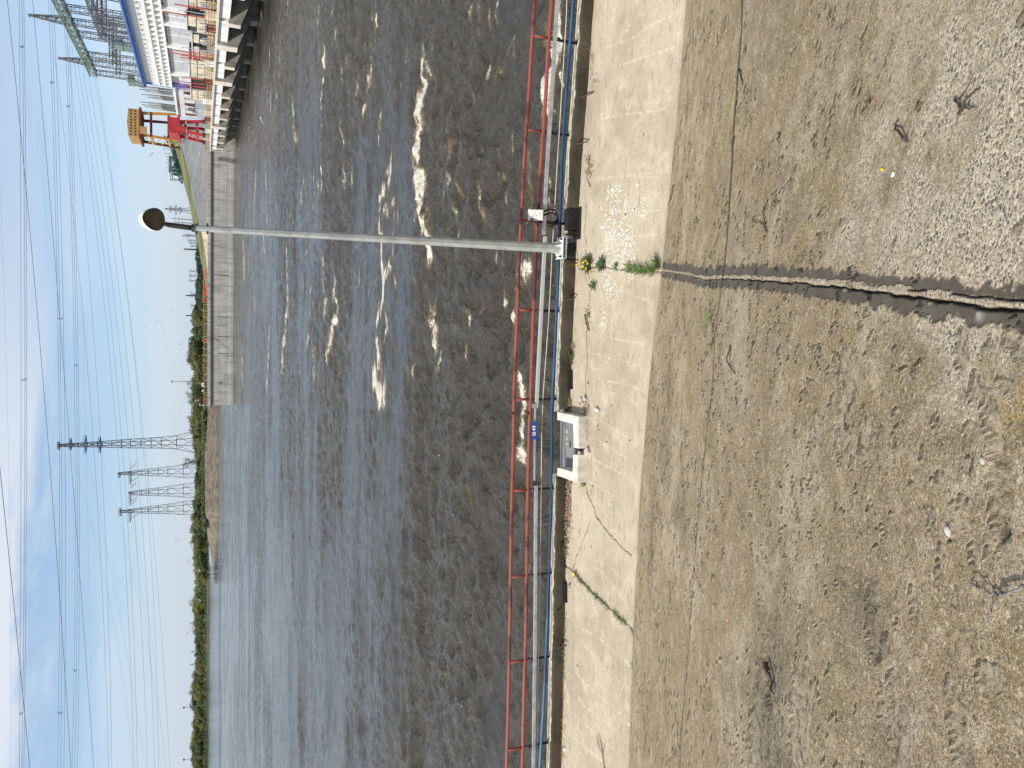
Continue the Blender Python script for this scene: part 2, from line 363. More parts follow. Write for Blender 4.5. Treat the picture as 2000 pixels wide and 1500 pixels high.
M['riprap'] = weathered('brown_revetment', (.160, .135, .105), (.085, .070, .054), .30, .95, 0, .8, 1.6, dist=.12)
M['far_ground'] = weathered('far_ground', (.05, .048, .028), (.075, .07, .04), .02, .95)
M['dirt'] = weathered('dark_joint_fill', (.045, .036, .028), (.09, .075, .06), 30, .95)
def leaf_mat(name, a, b, d):
    m = NT(name); v = m.coord()
    oi = m.new('ShaderNodeObjectInfo')
    c = m.mix(m.step(m.noise(v, .35, 3), .38, .62), a, b); c = m.mix(m.step(m.noise(v, .12, 3), .45, .65), c, d)
    hs = m.new('ShaderNodeHueSaturation'); m.put(hs.inputs['Color'], c)
    m.put(hs.inputs['Hue'], m.math('ADD', .485, m.math('MULTIPLY', oi.outputs['Random'], .03)))
    m.put(hs.inputs['Value'], m.math('ADD', .70, m.math('MULTIPLY', oi.outputs['Random'], .65)))
    m.fin(hs.outputs[0], .75, None, 0, .2)
    tr = m.new('ShaderNodeBsdfTranslucent'); m.l.new(hs.outputs[0], tr.inputs[0]); mx = m.new('ShaderNodeMixShader'); mx.inputs[0].default_value = .45
    m.l.new(m.b.outputs[0], mx.inputs[1]); m.l.new(tr.outputs[0], mx.inputs[2]); m.l.new(mx.outputs[0], m.out.inputs[0]); return m.mat
M['leaf_spring'] = leaf_mat('leaf_spring', (.235, .235, .09), (.18, .195, .075), (.28, .265, .115))
M['leaf_dark'] = leaf_mat('leaf_dark', (.115, .14, .06), (.15, .17, .075), (.095, .12, .055))
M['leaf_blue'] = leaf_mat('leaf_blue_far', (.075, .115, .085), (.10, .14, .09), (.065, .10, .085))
M['leaf_bare'] = leaf_mat('leaf_bare', (.27, .26, .17), (.22, .22, .14), (.29, .27, .18))
M['bark'] = weathered('bark', (.07, .06, .05), (.12, .10, .085), 2, .9)

def mat_water():
    m = NT('river_water'); v = m.coord()
    foam = m.attr('foam'); rgh = m.attr('rough')
    # fine wind and current wrinkles
    a = m.coord((.8, 1.0, 1)); n1 = m.noise(a, 1.0, 6, .62, .5); n2 = m.noise(a, 3.6, 5, .6, .4); n3 = m.noise(a, 10, 3, .6)
    rg = m.math('SUBTRACT', 1.0, m.math('ABSOLUTE', m.math('SUBTRACT', m.math('MULTIPLY', m.noise(m.coord((.5, 1.0, 1)), 1.9, 6, .66, .6), 2.0), 1.0)))
    h = m.math('ADD', m.math('ADD', n1, m.math('MULTIPLY', rg, .45)), m.math('ADD', m.math('MULTIPLY', n2, .5), m.math('MULTIPLY', n3, .2)))
    bs = m.step(rgh, .25, .8, .34, 1.0)
    nb = m.bump(h, bs, .30)
    fn = m.noise(m.coord((.7, 1, 1)), 3.4, 9, .78, .5); ff = m.noise(v, 15, 5, .8)
    fo = m.math('ADD', foam, m.math('MULTIPLY', m.math('SUBTRACT', m.math('ADD', m.math('MULTIPLY', fn, .55), m.math('MULTIPLY', ff, .45)), .5), 3.6))
    fm = m.step(fo, .52, .80)
    fm = m.math('MULTIPLY', fm, m.step(foam, .03, .16))
    spk = m.math('MULTIPLY', m.step(m.noise(m.coord((.5, 1, 1)), 9, 4, .75), .695, .76), m.step(rgh, .45, .8))
    fm = m.math('MAXIMUM', fm, m.math('MULTIPLY', spk, .8))
    base = m.mix(m.step(rgh, .3, .8), (.038, .036, .033), (.055, .049, .039))
    base = m.mix(m.step(foam, .10, .7), base, (.17, .125, .06))
    c = m.mix(fm, base, (.66, .62, .53))
    m.put(m.b.inputs['IOR'], 1.33)
    mt = m.fin(c, m.math('ADD', .07, m.math('MULTIPLY', fm, .6)), nb, 0, .5)
    return mt
M['water'] = mat_water()
M['far_water'] = (lambda m: m.fin((.030, .030, .032), .10, m.bump(m.noise(m.coord((.10, .5, 1)), 1.2, 5, .6), .35, .25), 0, .5))(NT('far_water'))
M['far_water'].node_tree.nodes['Principled BSDF'].inputs['IOR'].default_value = 1.33
# ================================================================== camera, sky, sun
cd = bpy.data.cameras.new('camera'); cam = bpy.data.objects.new('camera', cd); COL.objects.link(cam); scene.camera = cam
cd.lens = 27.0; cd.sensor_width = 36.0; cd.sensor_fit = 'HORIZONTAL'; cd.clip_start = .1; cd.clip_end = 8000
cam.matrix_world = Matrix(((-U[0], R[0], -F[0], 0), (-U[1], R[1], -F[1], 0), (-U[2], R[2], -F[2], CH), (0, 0, 0, 1)))   # the photograph lies on its side
SUN = np.array([-.60, -.29, .745]); SUN /= np.linalg.norm(SUN)
ld = bpy.data.lights.new('sun', 'SUN'); sun = bpy.data.objects.new('sun', ld); COL.objects.link(sun)
ld.energy = 4.0; ld.angle = math.radians(.5); ld.color = (1, .95, .86)
sun.rotation_euler = Vector(SUN).to_track_quat('Z', 'Y').to_euler()
world = bpy.data.worlds.new('World'); scene.world = world; world.use_nodes = True
wn = world.node_tree.nodes; wl = world.node_tree.links; wn.clear()
wo = wn.new('ShaderNodeOutputWorld'); bg = wn.new('ShaderNodeBackground'); wl.new(bg.outputs[0], wo.inputs[0]); bg.inputs[1].default_value = .10
sky = wn.new('ShaderNodeTexSky'); sky.sky_type = 'NISHITA'; sky.sun_disc = False
sky.sun_elevation = math.asin(SUN[2]); sky.sun_rotation = math.atan2(SUN[0], SUN[1]); sky.air_density = 1.0; sky.dust_density = .6; sky.ozone_density = 2.0
tc = wn.new('ShaderNodeTexCoord'); mp = wn.new('ShaderNodeMapping'); wl.new(tc.outputs['Generated'], mp.inputs[0]); mp.inputs['Scale'].default_value = (1.0, 1.0, 5.5)
mp.inputs['Location'].default_value = (2.3, 5.2, 1.1)
def wnoise(scale, det, rough, dist):
    t = wn.new('ShaderNodeTexNoise'); wl.new(mp.outputs[0], t.inputs['Vector']); t.inputs['Scale'].default_value = scale
    t.inputs['Detail'].default_value = det; t.inputs['Roughness'].default_value = rough; t.inputs['Distortion'].default_value = dist; return t.outputs['Fac']
def wmap(x, a, b, lo=0., hi=1.):
    t = wn.new('ShaderNodeMapRange'); t.interpolation_type = 'SMOOTHSTEP'; wl.new(x, t.inputs[0])
    for i, q in enumerate((a, b, lo, hi)): t.inputs[i+1].default_value = q
    return t.outputs[0]
def wmath(op, a, b):
    t = wn.new('ShaderNodeMath'); t.operation = op
    for i, q in enumerate((a, b)):
        if isinstance(q, (int, float)): t.inputs[i].default_value = q
        else: wl.new(q, t.inputs[i])
    return t.outputs[0]
def wmix(f, a, b, mode='MIX'):
    t = wn.new('ShaderNodeMix'); t.data_type = 'RGBA'; t.blend_type = mode
    for s, q in ((t.inputs[0], f), (t.inputs[6], a), (t.inputs[7], b)):
        if isinstance(q, (int, float)): s.default_value = q
        elif isinstance(q, tuple): s.default_value = (*q, 1)
        else: wl.new(q, s)
    return t.outputs[2]
sep = wn.new('ShaderNodeSeparateXYZ'); wl.new(tc.outputs['Generated'], sep.inputs[0])
tint = wmix(wmap(sep.outputs[2], .0, .20), (.88, .96, 1.16), (.94, 1.02, 1.10))
base = wmix(1.0, sky.outputs[0], tint, 'MULTIPLY')
c1 = wmap(wnoise(1.7, 7, .60, .5), .36, .53); c2 = wmap(wnoise(.8, 4, .5, .2), .36, .56)
leftness = wmap(sep.outputs[0], .30, -.25, .38, 1.0); high = wmap(sep.outputs[2], .02, .13, .35, 1.0)
cl = wmath('MULTIPLY', wmath('MULTIPLY', c1, wmath('ADD', wmath('MULTIPLY', c2, .7), .3)), wmath('MULTIPLY', leftness, high))
veil = wmath('ADD', wmap(wnoise(1.5, 3, .5, .3), .35, .75, .0, .30), wmap(sep.outputs[2], .13, .0, .0, .62))
skyc = wmix(wmap(sep.outputs[2], .12, .40, .0, .72), wmix(veil, base, (4.5, 5.3, 6.4)), (4.6, 4.95, 5.45))
skyc = wmix(wmath('MULTIPLY', cl, .92), skyc, (5.9, 6.3, 6.95))
wl.new(skyc, bg.inputs[0])
scene.view_settings.view_transform = 'Standard'; scene.view_settings.look = 'None'; scene.view_settings.exposure = 0.42; scene.view_settings.gamma = 1.0
scene.cycles.max_bounces = 6

# ================================================================== embankment slope and walkway
CREASE_PX = [(1352, -140), (1340, 0), (1320, 250), (1300, 450), (1293, 530), (1270, 720), (1250, 960), (1237, 1220), (1228, 1500), (1225, 1620)]
cpts = sorted([tuple(onz(*p)[:2]) for p in CREASE_PX])
FOOT_PX = [(1170, -140), (1160, 0), (1146, 200), (1137, 300), (1129, 430), (1121, 600), (1114, 760), (1107, 1000), (1103, 1240), (1096, 1500), (1093, 1620)]
fpts = sorted([tuple(onz(*p)[:2]) for p in FOOT_PX])
def path_fn(pts):
    xs = np.array([p[0] for p in pts]); ys = np.array([p[1] for p in pts])
    s0 = (ys[2]-ys[0])/(xs[2]-xs[0]); s1 = (ys[-1]-ys[-3])/(xs[-1]-xs[-3])
    gx = np.linspace(xs[0]-30, xs[-1]+30, 1200)
    gy = np.interp(gx, xs, ys); gy = np.where(gx < xs[0], ys[0]+s0*(gx-xs[0]), gy); gy = np.where(gx > xs[-1], ys[-1]+s1*(gx-xs[-1]), gy)
    k = np.hanning(25); k /= k.sum(); gs = np.convolve(np.pad(gy, 12, mode='edge'), k, 'valid')
    return lambda x: np.interp(x, gx, gs)
crease_y = path_fn(cpts); foot_y = path_fn(fpts)
KS = .462
def slope_z(x, y): return KS*(crease_y(x)-y)
def onslope(px, py):
    d = ray(px, py); lo, hi = .3, 60.
    for _ in range(60):
        t = (lo+hi)/2; P = CAM+d*t
        if P[2] > slope_z(P[0], P[1]): lo = t
        else: hi = t
    return CAM+d*lo
J = [onslope(*p) for p in [(1292, 530), (1340, 537), (1375, 546), (1420, 544), (1480, 547), (1560, 552), (1640, 560), (1720, 570), (1800, 582), (1880, 592), (1940, 600), (2000, 606), (2100, 620)]]
jy = np.array([p[1] for p in J])[::-1]; jx = np.array([p[0] for p in J])[::-1]
def joint_x(y):
    s = (jx[3]-jx[0])/(jy[3]-jy[0]); return np.where(y < jy[0], jx[0]+s*(y-jy[0]), np.interp(y, jy, jx))
# columns follow the joint, rows run up the slope and get finer towards the camera
def sym(vals): return np.concatenate([-vals[::-1], vals[1:]])
s = [0.]; 
while s[-1] < 16:
    a = s[-1]; s.append(a+(.005 if a < .12 else .010 if a < .24 else .018 if a < 2.0 else .03 if a < 4 else .055 if a < 8 else .5))
S = sym(np.array(s))
q = [0.]
while q[-1] < 1: q.append(q[-1]+(.0030-.0019*q[-1]))
Q = np.array(q); Q = Q/Q[-1]
SS, QQ = np.meshgrid(S, Q)
Y0 = 11.2*(1-QQ)-.9*QQ                     # nominal y
Xs = joint_x(np.clip(Y0, -1, 11)) + SS
Ys = crease_y(Xs) - QQ*(crease_y(joint_x(np.array(10.3)))+.9)
Xs = joint_x(Ys) + SS
ups = QQ
def world_poly(pxs): return [tuple(onslope(*p)[:2]) for p in pxs]
Zb = KS*(crease_y(Xs)-Ys)
disp = np.zeros_like(Xs); crack = np.zeros_like(Xs); stain = np.zeros_like(Xs); agg = np.zeros_like(Xs); pit = np.zeros_like(Xs)
hol = np.zeros_like(Xs); dark = np.zeros_like(Xs); lime = np.zeros_like(Xs); moss = np.zeros_like(Xs); peb = np.zeros_like(Xs)
n_hi = fbm(Xs*9, Ys*9, 5, 3); n_mid = fbm(Xs*2.3, Ys*2.3, 5, 9); n_lo = fbm(Xs*.6, Ys*.6, 4, 21)
# stain band either side of the joint, ragged edges, wider to the right
near = sstep(8.0, 2.0, Ys)
jag_r = fbm(Ys*7+3, Ys*0+.5, 4, 31); jag_l = fbm(Ys*9+8, Ys*0+.5, 4, 33)
wr = (.150-.065*near)*(.55+.9*jag_r)+.075*(fbm(Xs*16, Ys*26, 4, 35)-.5); wl_ = (.085-.012*near)*(.55+.9*jag_l)+.065*(fbm(Xs*16, Ys*28, 4, 37)-.5)
wr = np.maximum(wr, .02); wl_ = np.maximum(wl_, .012)
stain = np.where(SS > 0, sstep(wr+.008, wr-.008, SS), sstep(wl_+.008, wl_-.008, -SS))
# the rough lip and the dark gap of the joint
lip = sstep(.62, .42, np.abs(SS-.016)/(.022+.040*fbm(Xs*6, Ys*6, 3, 39))+.9*(fbm(Xs*30, Ys*30, 4, 41)-.5))
stain = stain*(1-lip); agg = np.maximum(agg, lip*.62)
gap = (.002+.0018*near*(.1+1.3*fbm(Ys*9, Ys*0+.3, 4, 43)**1.5*2))
g1 = sstep(gap+.006, gap, np.abs(SS+.006*near+.022*(fbm(Xs*10, Ys*10, 3, 45)-.5))); crack = np.maximum(crack, g1); disp -= .010*g1*near+.008*g1
g2 = sstep(.008, .002, np.abs(SS-.032-.02*(n_hi-.5)))*sstep(3.6, 2.4, Ys)*(fbm(Ys*6, Ys*0+.8, 3, 47) > .45); crack = np.maximum(crack, g2); disp -= .012*g2
disp += np.where(SS > .01, .003*near, 0)
# exposed aggregate to the right of the joint, towards the camera
for (px, py, rad, amt) in [(1960, 180, .9, .85), (1960, 330, .75, .95), (1900, 420, .8, .9), (1960, 90, .6, .62), (1800, 380, .8, .72), (1700, 420, 1.0, .55), (1720, 500, .8, .6), (1850, 490, .5, .8), (1620, 340, .6, .42), (1560, 270, .8, .36), (1680, 120, .6, .42),
                           (1650, 790, .5, .50), (1700, 700, .5, .42), (1640, 900, .6, .36), (1790, 640, .4, .46), (1870, 700, .35, .42), (1930, 780, .35, .45), (1640, 1060, .7, .34), (1700, 1180, .4, .44), (1900, 930, .5, .34), (1500, 1380, 1.2, .34), (1560, 1430, .8, .42), (1760, 1400, .5, .42), (1900, 1100, .5, .25), (1380, 920, .35, .36), (1330, 860, .5, .30), (1310, 940, .4, .38)]:
    P = onslope(px, py); agg = np.maximum(agg, amt*np.exp(-(((Xs-P[0])**2+((Ys-P[1])*1.1)**2)/(rad*rad))))
agg *= np.where(stain > .5, .25, 1)
peb = sstep(9, 3.0, Ys)*.8
# spalls: broken hollows with rough floors
for (px, py, rx, ry, dep, th) in [(1950, 900, .14, .055, .018, .3), (1945, 950, .17, .05, .016, .2), (1960, 985, .11, .04, .016, 0), (1935, 820, .10, .05, .012, .6), (1700, 1200, .22, .08, .018, .1), (1712, 1235, .14, .07, .016, 0), (1640, 850, .16, .10, .014, .4),
                                  (1590, 880, .25, .12, .010, 0), (1650, 760, .3, .16, .008, 0), (1690, 860, .2, .10, .010, .3), (1495, 1330, .34, .06, .03, .25), (1505, 1400, .5, .25, .010, .2), (1480, 1440, .5, .25, .012, 0), (1560, 1440, .4, .2, .012, 0), (1860, 1400, .12, .05, .014, .5), (1750, 1420, .2, .1, .012, .3), (1870, 1440, .12, .05, .014, .2),
                                  (1900, 760, .06, .03, .012, 0), (1875, 690, .09, .04, .010, .2), (1990, 670, .07, .04, .010, 0), (1340, 850, .2, .10, .016, .2), (1335, 960, .24, .12, .014, 0), (1300, 930, .25, .2, .010, 0), (1385, 950, .2, .1, .010, 0), (1330, 880, .12, .06, .016, 0), (1960, 1060, .06, .03, .010, 0), (1470, 690, .1, .06, .008, 0), (1720, 1380, .1, .05, .014, .4), (1780, 1180, .08, .03, .01, .3), (1930, 1330, .05, .08, .01, 0)]:
    P = onslope(px, py); dx, dy = Xs-P[0], (Ys-P[1])*1.09; c_, s_ = math.cos(th), math.sin(th)
    e = np.sqrt(((dx*c_+dy*s_)/rx)**2+((-dx*s_+dy*c_)/ry)**2)
    mk = sstep(1.05, .80, e+1.1*(n_hi-.5)+.7*(n_mid-.5)); pit = np.maximum(pit, mk); disp -= 1.7*dep*mk*(.35+1.2*n_hi)
pk = fbm(Xs*13, Ys*13, 4, 51); holes = sstep(.69, .73, pk)*sstep(.45, .58, n_mid+.06*(Xs < joint_x(Ys)))   # small popped stones
disp -= .014*holes; pit = np.maximum(pit, holes*.8)
# slab joints across the slope
def line(pts, w, amp, seed, dep, att, mul=1.0):
    global disp
    d = polydist(Xs, Ys, wiggle(world_poly(pts), 7, amp, seed)); mk = sstep(w*1.5, w*.7, d+.006*(n_hi-.5))*mul
    np.maximum(att, mk, out=att); disp -= dep*mk; return d
line([(1450, -60), (1449, 60), (1441, 150), (1432, 270), (1421, 440), (1416, 500), (1408, 556), (1397, 650), (1390, 760), (1381, 830), (1370, 930), (1360, 1060), (1350, 1180), (1342, 1290), (1332, 1400), (1326, 1500)], .015, .010, 5, .006, crack, .75)
dj = polydist(Xs, Ys, world_poly([(1450, -60), (1449, 60), (1441, 150), (1432, 270), (1421, 440), (1414, 525)])); stain = np.maximum(stain, sstep(.05, .03, dj+.05*(fbm(Xs*5, Ys*5, 3, 55)-.5))*.9)
line([(1353, -60), (1353, 0), (1347, 100), (1342, 190), (1336, 290), (1327, 400), (1322, 520)], .010, .012, 6, .004, crack, .8)
line([(1316, 395), (1307, 408), (1300, 420), (1303, 440)], .008, .012, 7, .003, crack, .8)
line([(1236, 1232), (1241, 1290), (1252, 1360), (1260, 1420), (1272, 1500), (1278, 1560)], .010, .006, 8, .01, crack, .95)
for i, (a, b) in enumerate([((1447, 140), (1452, 165)), ((1310, 600), (1306, 760)), ((1300, 820), (1285, 950)), ((1285, 840), (1292, 880))]): line([a, b], .010, .02, 60+i, .004, crack, .6)
for (px, py, rx, ry) in [(1300, 850, .9, .35), (1290, 960, .7, .3), (1275, 1050, .8, .3), (1690, 1185, .35, .25), (1330, 1010, .5, .3), (1500, 1420, .8, .4)]:
    P = onslope(px, py); dark = np.maximum(dark, .55*np.exp(-((Xs-P[0])/rx)**2-((Ys-P[1])/ry)**2))
for (px, py, r) in [(1620, 690, .35), (1650, 670, .3), (1570, 640, .5), (1500, 620, .5), (1400, 580, .4), (1880, 820, .2), (1980, 760, .25), (1810, 650, .25), (1960, 700, .2), (1560, 350, .3), (1580, 480, .35), (1520, 470, .3), (1420, 250, .4), (1880, 60, .3)]:
    P = onslope(px, py); moss = np.maximum(moss, .75*np.exp(-((Xs-P[0])**2+(Ys-P[1])**2)/r**2))
for (px, py, r) in [(1355, 556, .05), (1880, 622, .05), (1905, 618, .04), (1740, 615, .03), (1755, 630, .035), (1960, 622, .05)]:
    P = onslope(px, py); lime = np.maximum(lime, .8*np.exp(-((Xs-P[0])**2*3+(Ys-P[1])**2)/r**2)*sstep(.45, .6, n_hi))
for (px, py, r) in [(1310, 880, .9), (1340, 960, .8), (1290, 1000, .7), (1400, 960, .7), (1600, 880, .6), (1660, 780, .5), (1500, 1340, .9), (1520, 1430, 1.0), (1600, 1450, .8), (1700, 1200, .5), (1760, 1420, .7), (1880, 1400, .6), (1940, 950, .4), (1900, 760, .4), (1450, 1420, .8), (1870, 690, .3), (1960, 1200, .5), (1800, 1050, .4)]:
    P = onslope(px, py); hol = np.maximum(hol, np.exp(-((Xs-P[0])**2+(Ys-P[1])**2)/r**2))
disp += .012*(n_mid-.5)+.006*(n_hi-.5)+.02*(n_lo-.5)
Z = Zb + disp*sstep(0, .05, QQ)
tag(grid_object('embankment_slope', Xs, Ys, Z, M['slope'], dict(stain=stain, agg=agg, peb=peb, pit=pit, holes=hol, crack=crack, dark=dark, lime=lime, moss=moss)), kind='structure')

# walkway
xs = np.arange(-9.5, 9.5, .021); xs = np.concatenate([np.arange(-24, -9.5, .4), xs, np.arange(9.5, 22, .4)])
ts = np.linspace(0, 1, 150)
XX, TT = np.meshgrid(xs, ts); c0 = crease_y(XX)-.004; f0 = foot_y(XX)+.03; pitx = (XX > onz(1120, 924)[0]) & (XX < onz(1120, 824)[0]); f0 = np.where(pitx, np.minimum(f0, np.interp(XX, [onz(1124, 930)[0], onz(1124, 815)[0]], [onz(1124, 930, .05)[1], onz(1124, 815, .05)[1]])), f0)
YY = c0*(1-TT)+f0*TT
wn_hi = fbm(XX*9, YY*9, 5, 71); wn_mid = fbm(XX*2, YY*2, 4, 73)
wz = .012*(wn_mid-.5)+.006*(wn_hi-.5); wcr = np.zeros_like(XX); wsc = np.zeros_like(XX); wdr = np.zeros_like(XX); wdm = np.zeros_like(XX)
def wpoly(p): return [tuple(onz(*q)[:2]) for q in p]
CR = [([(1144, 950), (1150, 972), (1160, 990), (1164, 1008), (1178, 1028), (1192, 1045), (1200, 1054), (1214, 1068), (1232, 1084)], .011),
      ([(1104, 1105), (1118, 1115), (1136, 1135), (1158, 1158), (1180, 1178), (1200, 1196), (1216, 1212), (1234, 1228)], .016),
      ([(1153, 1012), (1147, 1030), (1136, 1062), (1124, 1090), (1118, 1111)], .007),
      ([(1152, 566), (1152, 584), (1147, 605), (1145, 640), (1145, 668), (1147, 700), (1143, 740), (1144, 770)], .012),
      ([(1130, 524), (1160, 522), (1200, 524), (1240, 530), (1292, 532)], .008), ([(1145, 395), (1142, 430), (1141, 470)], .008),
      ([(1232, 1228), (1238, 1240), (1238, 1260)], .022), ([(1123, 1118), (1116, 1135), (1112, 1142)], .006)]
for i, (p, w) in enumerate(CR):
    d = polydist(XX, YY, wiggle(wpoly(p), 6, .010, 80+i)); mk = sstep(w*1.5, w*.6, d+.012*(wn_hi-.5)); wcr = np.maximum(wcr, mk); wz -= .02*mk
for i, (p, w) in enumerate([([(1333, 20), (1280, 45), (1235, 75), (1185, 92)], .022), ([(1315, 92), (1260, 112), (1212, 128)], .022), ([(1300, 212), (1230, 222), (1170, 232)], .018), ([(1290, 195), (1240, 206)], .014), ([(1293, 337), (1230, 342), (1160, 348)], .014), ([(1290, 345), (1200, 345), (1165, 354)], .012),
                         ([(1290, 411), (1225, 411), (1165, 410)], .012), ([(1288, 458), (1170, 462)], .012), ([(1265, 588), (1225, 572), (1185, 565)], .014), ([(1262, 672), (1190, 660)], .014), ([(1250, 715), (1160, 690)], .014), ([(1255, 760), (1165, 738)], .012), ([(1232, 860), (1170, 818)], .016), ([(1225, 930), (1150, 892)], .02), ([(1240, 905), (1165, 860)], .016),
                         ([(1210, 975), (1146, 938)], .014), ([(1205, 1040), (1140, 1010)], .014), ([(1230, 1300), (1170, 1245), (1120, 1220)], .018), ([(1225, 1345), (1170, 1290), (1130, 1250)], .014), ([(1220, 1400), (1160, 1350), (1120, 1310)], .02), ([(1205, 1470), (1150, 1420), (1110, 1385)], .02), ([(1215, 1440), (1165, 1395), (1125, 1370)], .014), ([(1180, 1490), (1120, 1440)], .016), ([(1225, 1180), (1170, 1110)], .012), ([(1215, 1130), (1190, 1105)], .012)]):
    d = polydist(XX, YY, wiggle(wpoly(p), 3, .008, 120+i)); wsc = np.maximum(wsc, .55*sstep(w*1.2, w*.25, d))
for (px, py, rx, ry, a) in [(1205, 470, .75, .75, .85), (1200, 400, .6, .7, .6), (1190, 560, .45, .5, .55), (1185, 630, .5, .5, .45), (1240, 420, .5, .5, .5), (1180, 700, .3, .4, .36), (1190, 750, .35, .5, .34), (1240, 330, .3, .3, .3), (1225, 60, .25, .3, .2), (1180, 340, .25, .35, .4), (1230, 520, .5, .5, .55)]:
    P = onz(px, py); wdr = np.maximum(wdr, a*np.exp(-((XX-P[0])/rx)**2-((YY-P[1])/ry)**2))
for (px, py, rx, ry, a) in [(1190, 990, .35, .45, .75), (1200, 940, .3, .25, .45), (1170, 160, .15, .8, .5), (1165, 320, .2, .25, .6), (1150, 740, .25, .1, .7), (1158, 660, .2, .25, .5), (1145, 620, .3, .12, .5), (1152, 100, .8, .12, .6), (1150, 230, .6, .12, .6), (1143, 390, .5, .10, .5), (1165, 370, .2, .2, .55), (1118, 1290, 1.4, .10, .4), (1185, 700, .3, .15, .3)]:
    P = onz(px, py); wdm = np.maximum(wdm, a*np.exp(-((XX-P[0])/rx)**2-((YY-P[1])/ry)**2))
edge = sstep(.10, .0, YY-crease_y(XX)+.06*(wn_hi-.5)); wdm = np.maximum(wdm, edge*.45)
tag(grid_object('walkway', XX, YY, wz, M['walkway'], dict(crack=wcr, scratch=wsc, drop=wdr, damp=wdm)), kind='structure')

# ================================================================== kerb, ledge
def along(x0, x1, step=.06): return np.linspace(x0, x1, max(2, int((x1-x0)/step)))
def kerb_piece(x0, x1, name_parent, seed, h=.25):
    m = MB(); X = along(x0, x1); y = foot_y(X)
    prof = [(-.0, -.12), (.0, .06), (.004, .19), (.018, h), (.105, h-.004), (.125, h-.04), (.13, .06), (.13, -.12)]
    rows = []
    for i, x in enumerate(X):
        a = fbm(np.array([x*3.]), np.array([.3]), 4, seed)[0]-.5; b = fbm(np.array([x*11.]), np.array([.7]), 4, seed+1)[0]-.5
        rows.append([(x, y[i]+p+.03*a+(.022*b if j in (2, 3, 4) else .008*b), q+(.045*a+.035*b if j in (3, 4, 5) else 0)) for j, (p, q) in enumerate(prof)])
    k = len(prof); vs = [v for r in rows for v in r]
    fs = [(i*k+j, i*k+j+1, (i+1)*k+j+1, (i+1)*k+j) for i in range(len(rows)-1) for j in range(k-1)]
    fs += [tuple(range(k))[::-1], tuple((len(rows)-1)*k+j for j in range(k))]
    m.add(vs, fs); return m
xr = lambda py, px=1125: onz(px, py)[0]
k1 = kerb_piece(xr(411), 21, None, 5).build('kerb', M['kerb'], None, True); tag(k1, 'long dark mossy concrete kerb right of the lamp post, under the red railing', 'kerb', 'kerb lengths under the railing')
k2 = kerb_piece(xr(801), xr(506), None, 9).build('kerb', M['kerb'], None, True); tag(k2, 'short cracked grey kerb length between the lamp post and the concrete pit frame', 'kerb', 'kerb lengths under the railing')
k3 = kerb_piece(-23, xr(936), None, 13).build('kerb', M['kerb'], None, True); tag(k3, 'long dark mossy concrete kerb left of the concrete pit frame', 'kerb', 'kerb lengths under the railing')
def strip(off0, off1, z0, z1, x0, x1, step=.15):
    m = MB(); X = along(x0, x1, step); y = foot_y(X); pf = [(off0, z0), (off0, z1), (off1, z1), (off1, z0)]
    vs = [(x, yy+a, b) for x, yy in zip(X, y) for a, b in pf]
    fs = [(i*4+j, i*4+(j+1) % 4, (i+1)*4+(j+1) % 4, (i+1)*4+j) for i in range(len(X)-1) for j in range(4)]+[(0, 1, 2, 3), tuple((len(X)-1)*4+j for j in (3, 2, 1, 0))]
    return m.add(vs, fs)
tag(strip(.128, .46, -3.2, .03, -23, xr(934)).build('quay_ledge', M['ledge']), kind='structure')
tag(strip(.128, .46, -3.2, .03, xr(806), 21).build('quay_ledge', M['ledge']), kind='structure')
tag(strip(-.25, .10, -3.2, -.35, -23, 21).build('quay_wall', M['ledge']), kind='structure')
lip_l = strip(.470, .505, -.10, .095, -23, xr(934)); lip_l.build('steel_lip', M['cable_white'])
lip_o = bpy.data.objects['steel_lip']; tag(lip_o, 'thin pale steel edge strip along the quay ledge left of the pit frame', 'edge strip', 'pale edge strips')
tag(strip(.470, .505, -.10, .095, xr(806), 21).build('steel_lip', M['cable_white']), 'thin pale steel edge strip along the quay ledge right of the pit frame', 'edge strip', 'pale edge strips')

# ================================================================== railing
rail = thing('railing', 'long red painted pipe railing along the water with dark lower posts', 'railing', (0, foot_y(np.array(0.)), 0))
RO = .45
post_py = [-122, 65, 252, 430, 605, 780, 957, 1125, 1290, 1460, 1625]
post_x = [at(1020, p, 13.9)[0]*1.0 for p in post_py]
def on_rail(px, py, off=RO):               # the point of this picture ray over the railing line
    x = onz(1110, py)[0]
    for _ in range(6):
        yy = float(foot_y(x))+off; P = at(px, py, yy); x = P[0]
    return P
post_x = [on_rail(1020, p)[0] for p in post_py]
def railtube(z, off, r, x0, x1, n=12, sag=0.0, seed=0, amp=.0):
    X = along(x0, x1, .25); return MB().tube([(x, foot_y(x)+off+amp*(fbm(np.array([x*.9]), np.array([.2]), 2, seed)[0]-.5), z+amp*(fbm(np.array([x*.8]), np.array([.6]), 2, seed+4)[0]-.5)) for x in X], r, n)
ZT, ZM = 1.00, .655
railtube(ZT, RO, .033, -21, 20, amp=.02).build('top_rail', M['red_paint'], rail, True)
railtube(ZM, RO, .036, -21, 20, amp=.02, seed=3).build('middle_rail', M['red_paint'], rail, True)
for i, x in enumerate(post_x):
    y = float(foot_y(x))+RO
    p = MB().tube([(x, y, ZM+.03), (x, y, ZT-.02)], .027, 10).build('post', M['red_paint'], rail, True)
    MB().tube([(x, y+.005, -.05), (x, y+.005, ZM-.02)], .026, 10).build('post_foot', M['teal_dark'], p, True)
    b = MB(); b.box((x, y-.03, .50), (.05, .05, .10)); b.build('bracket', M['dark_steel'], p); b = MB(); b.box((x, y, .05), (.12, .10, .03)); b.build('foot_plate', M['dark_steel'], p)
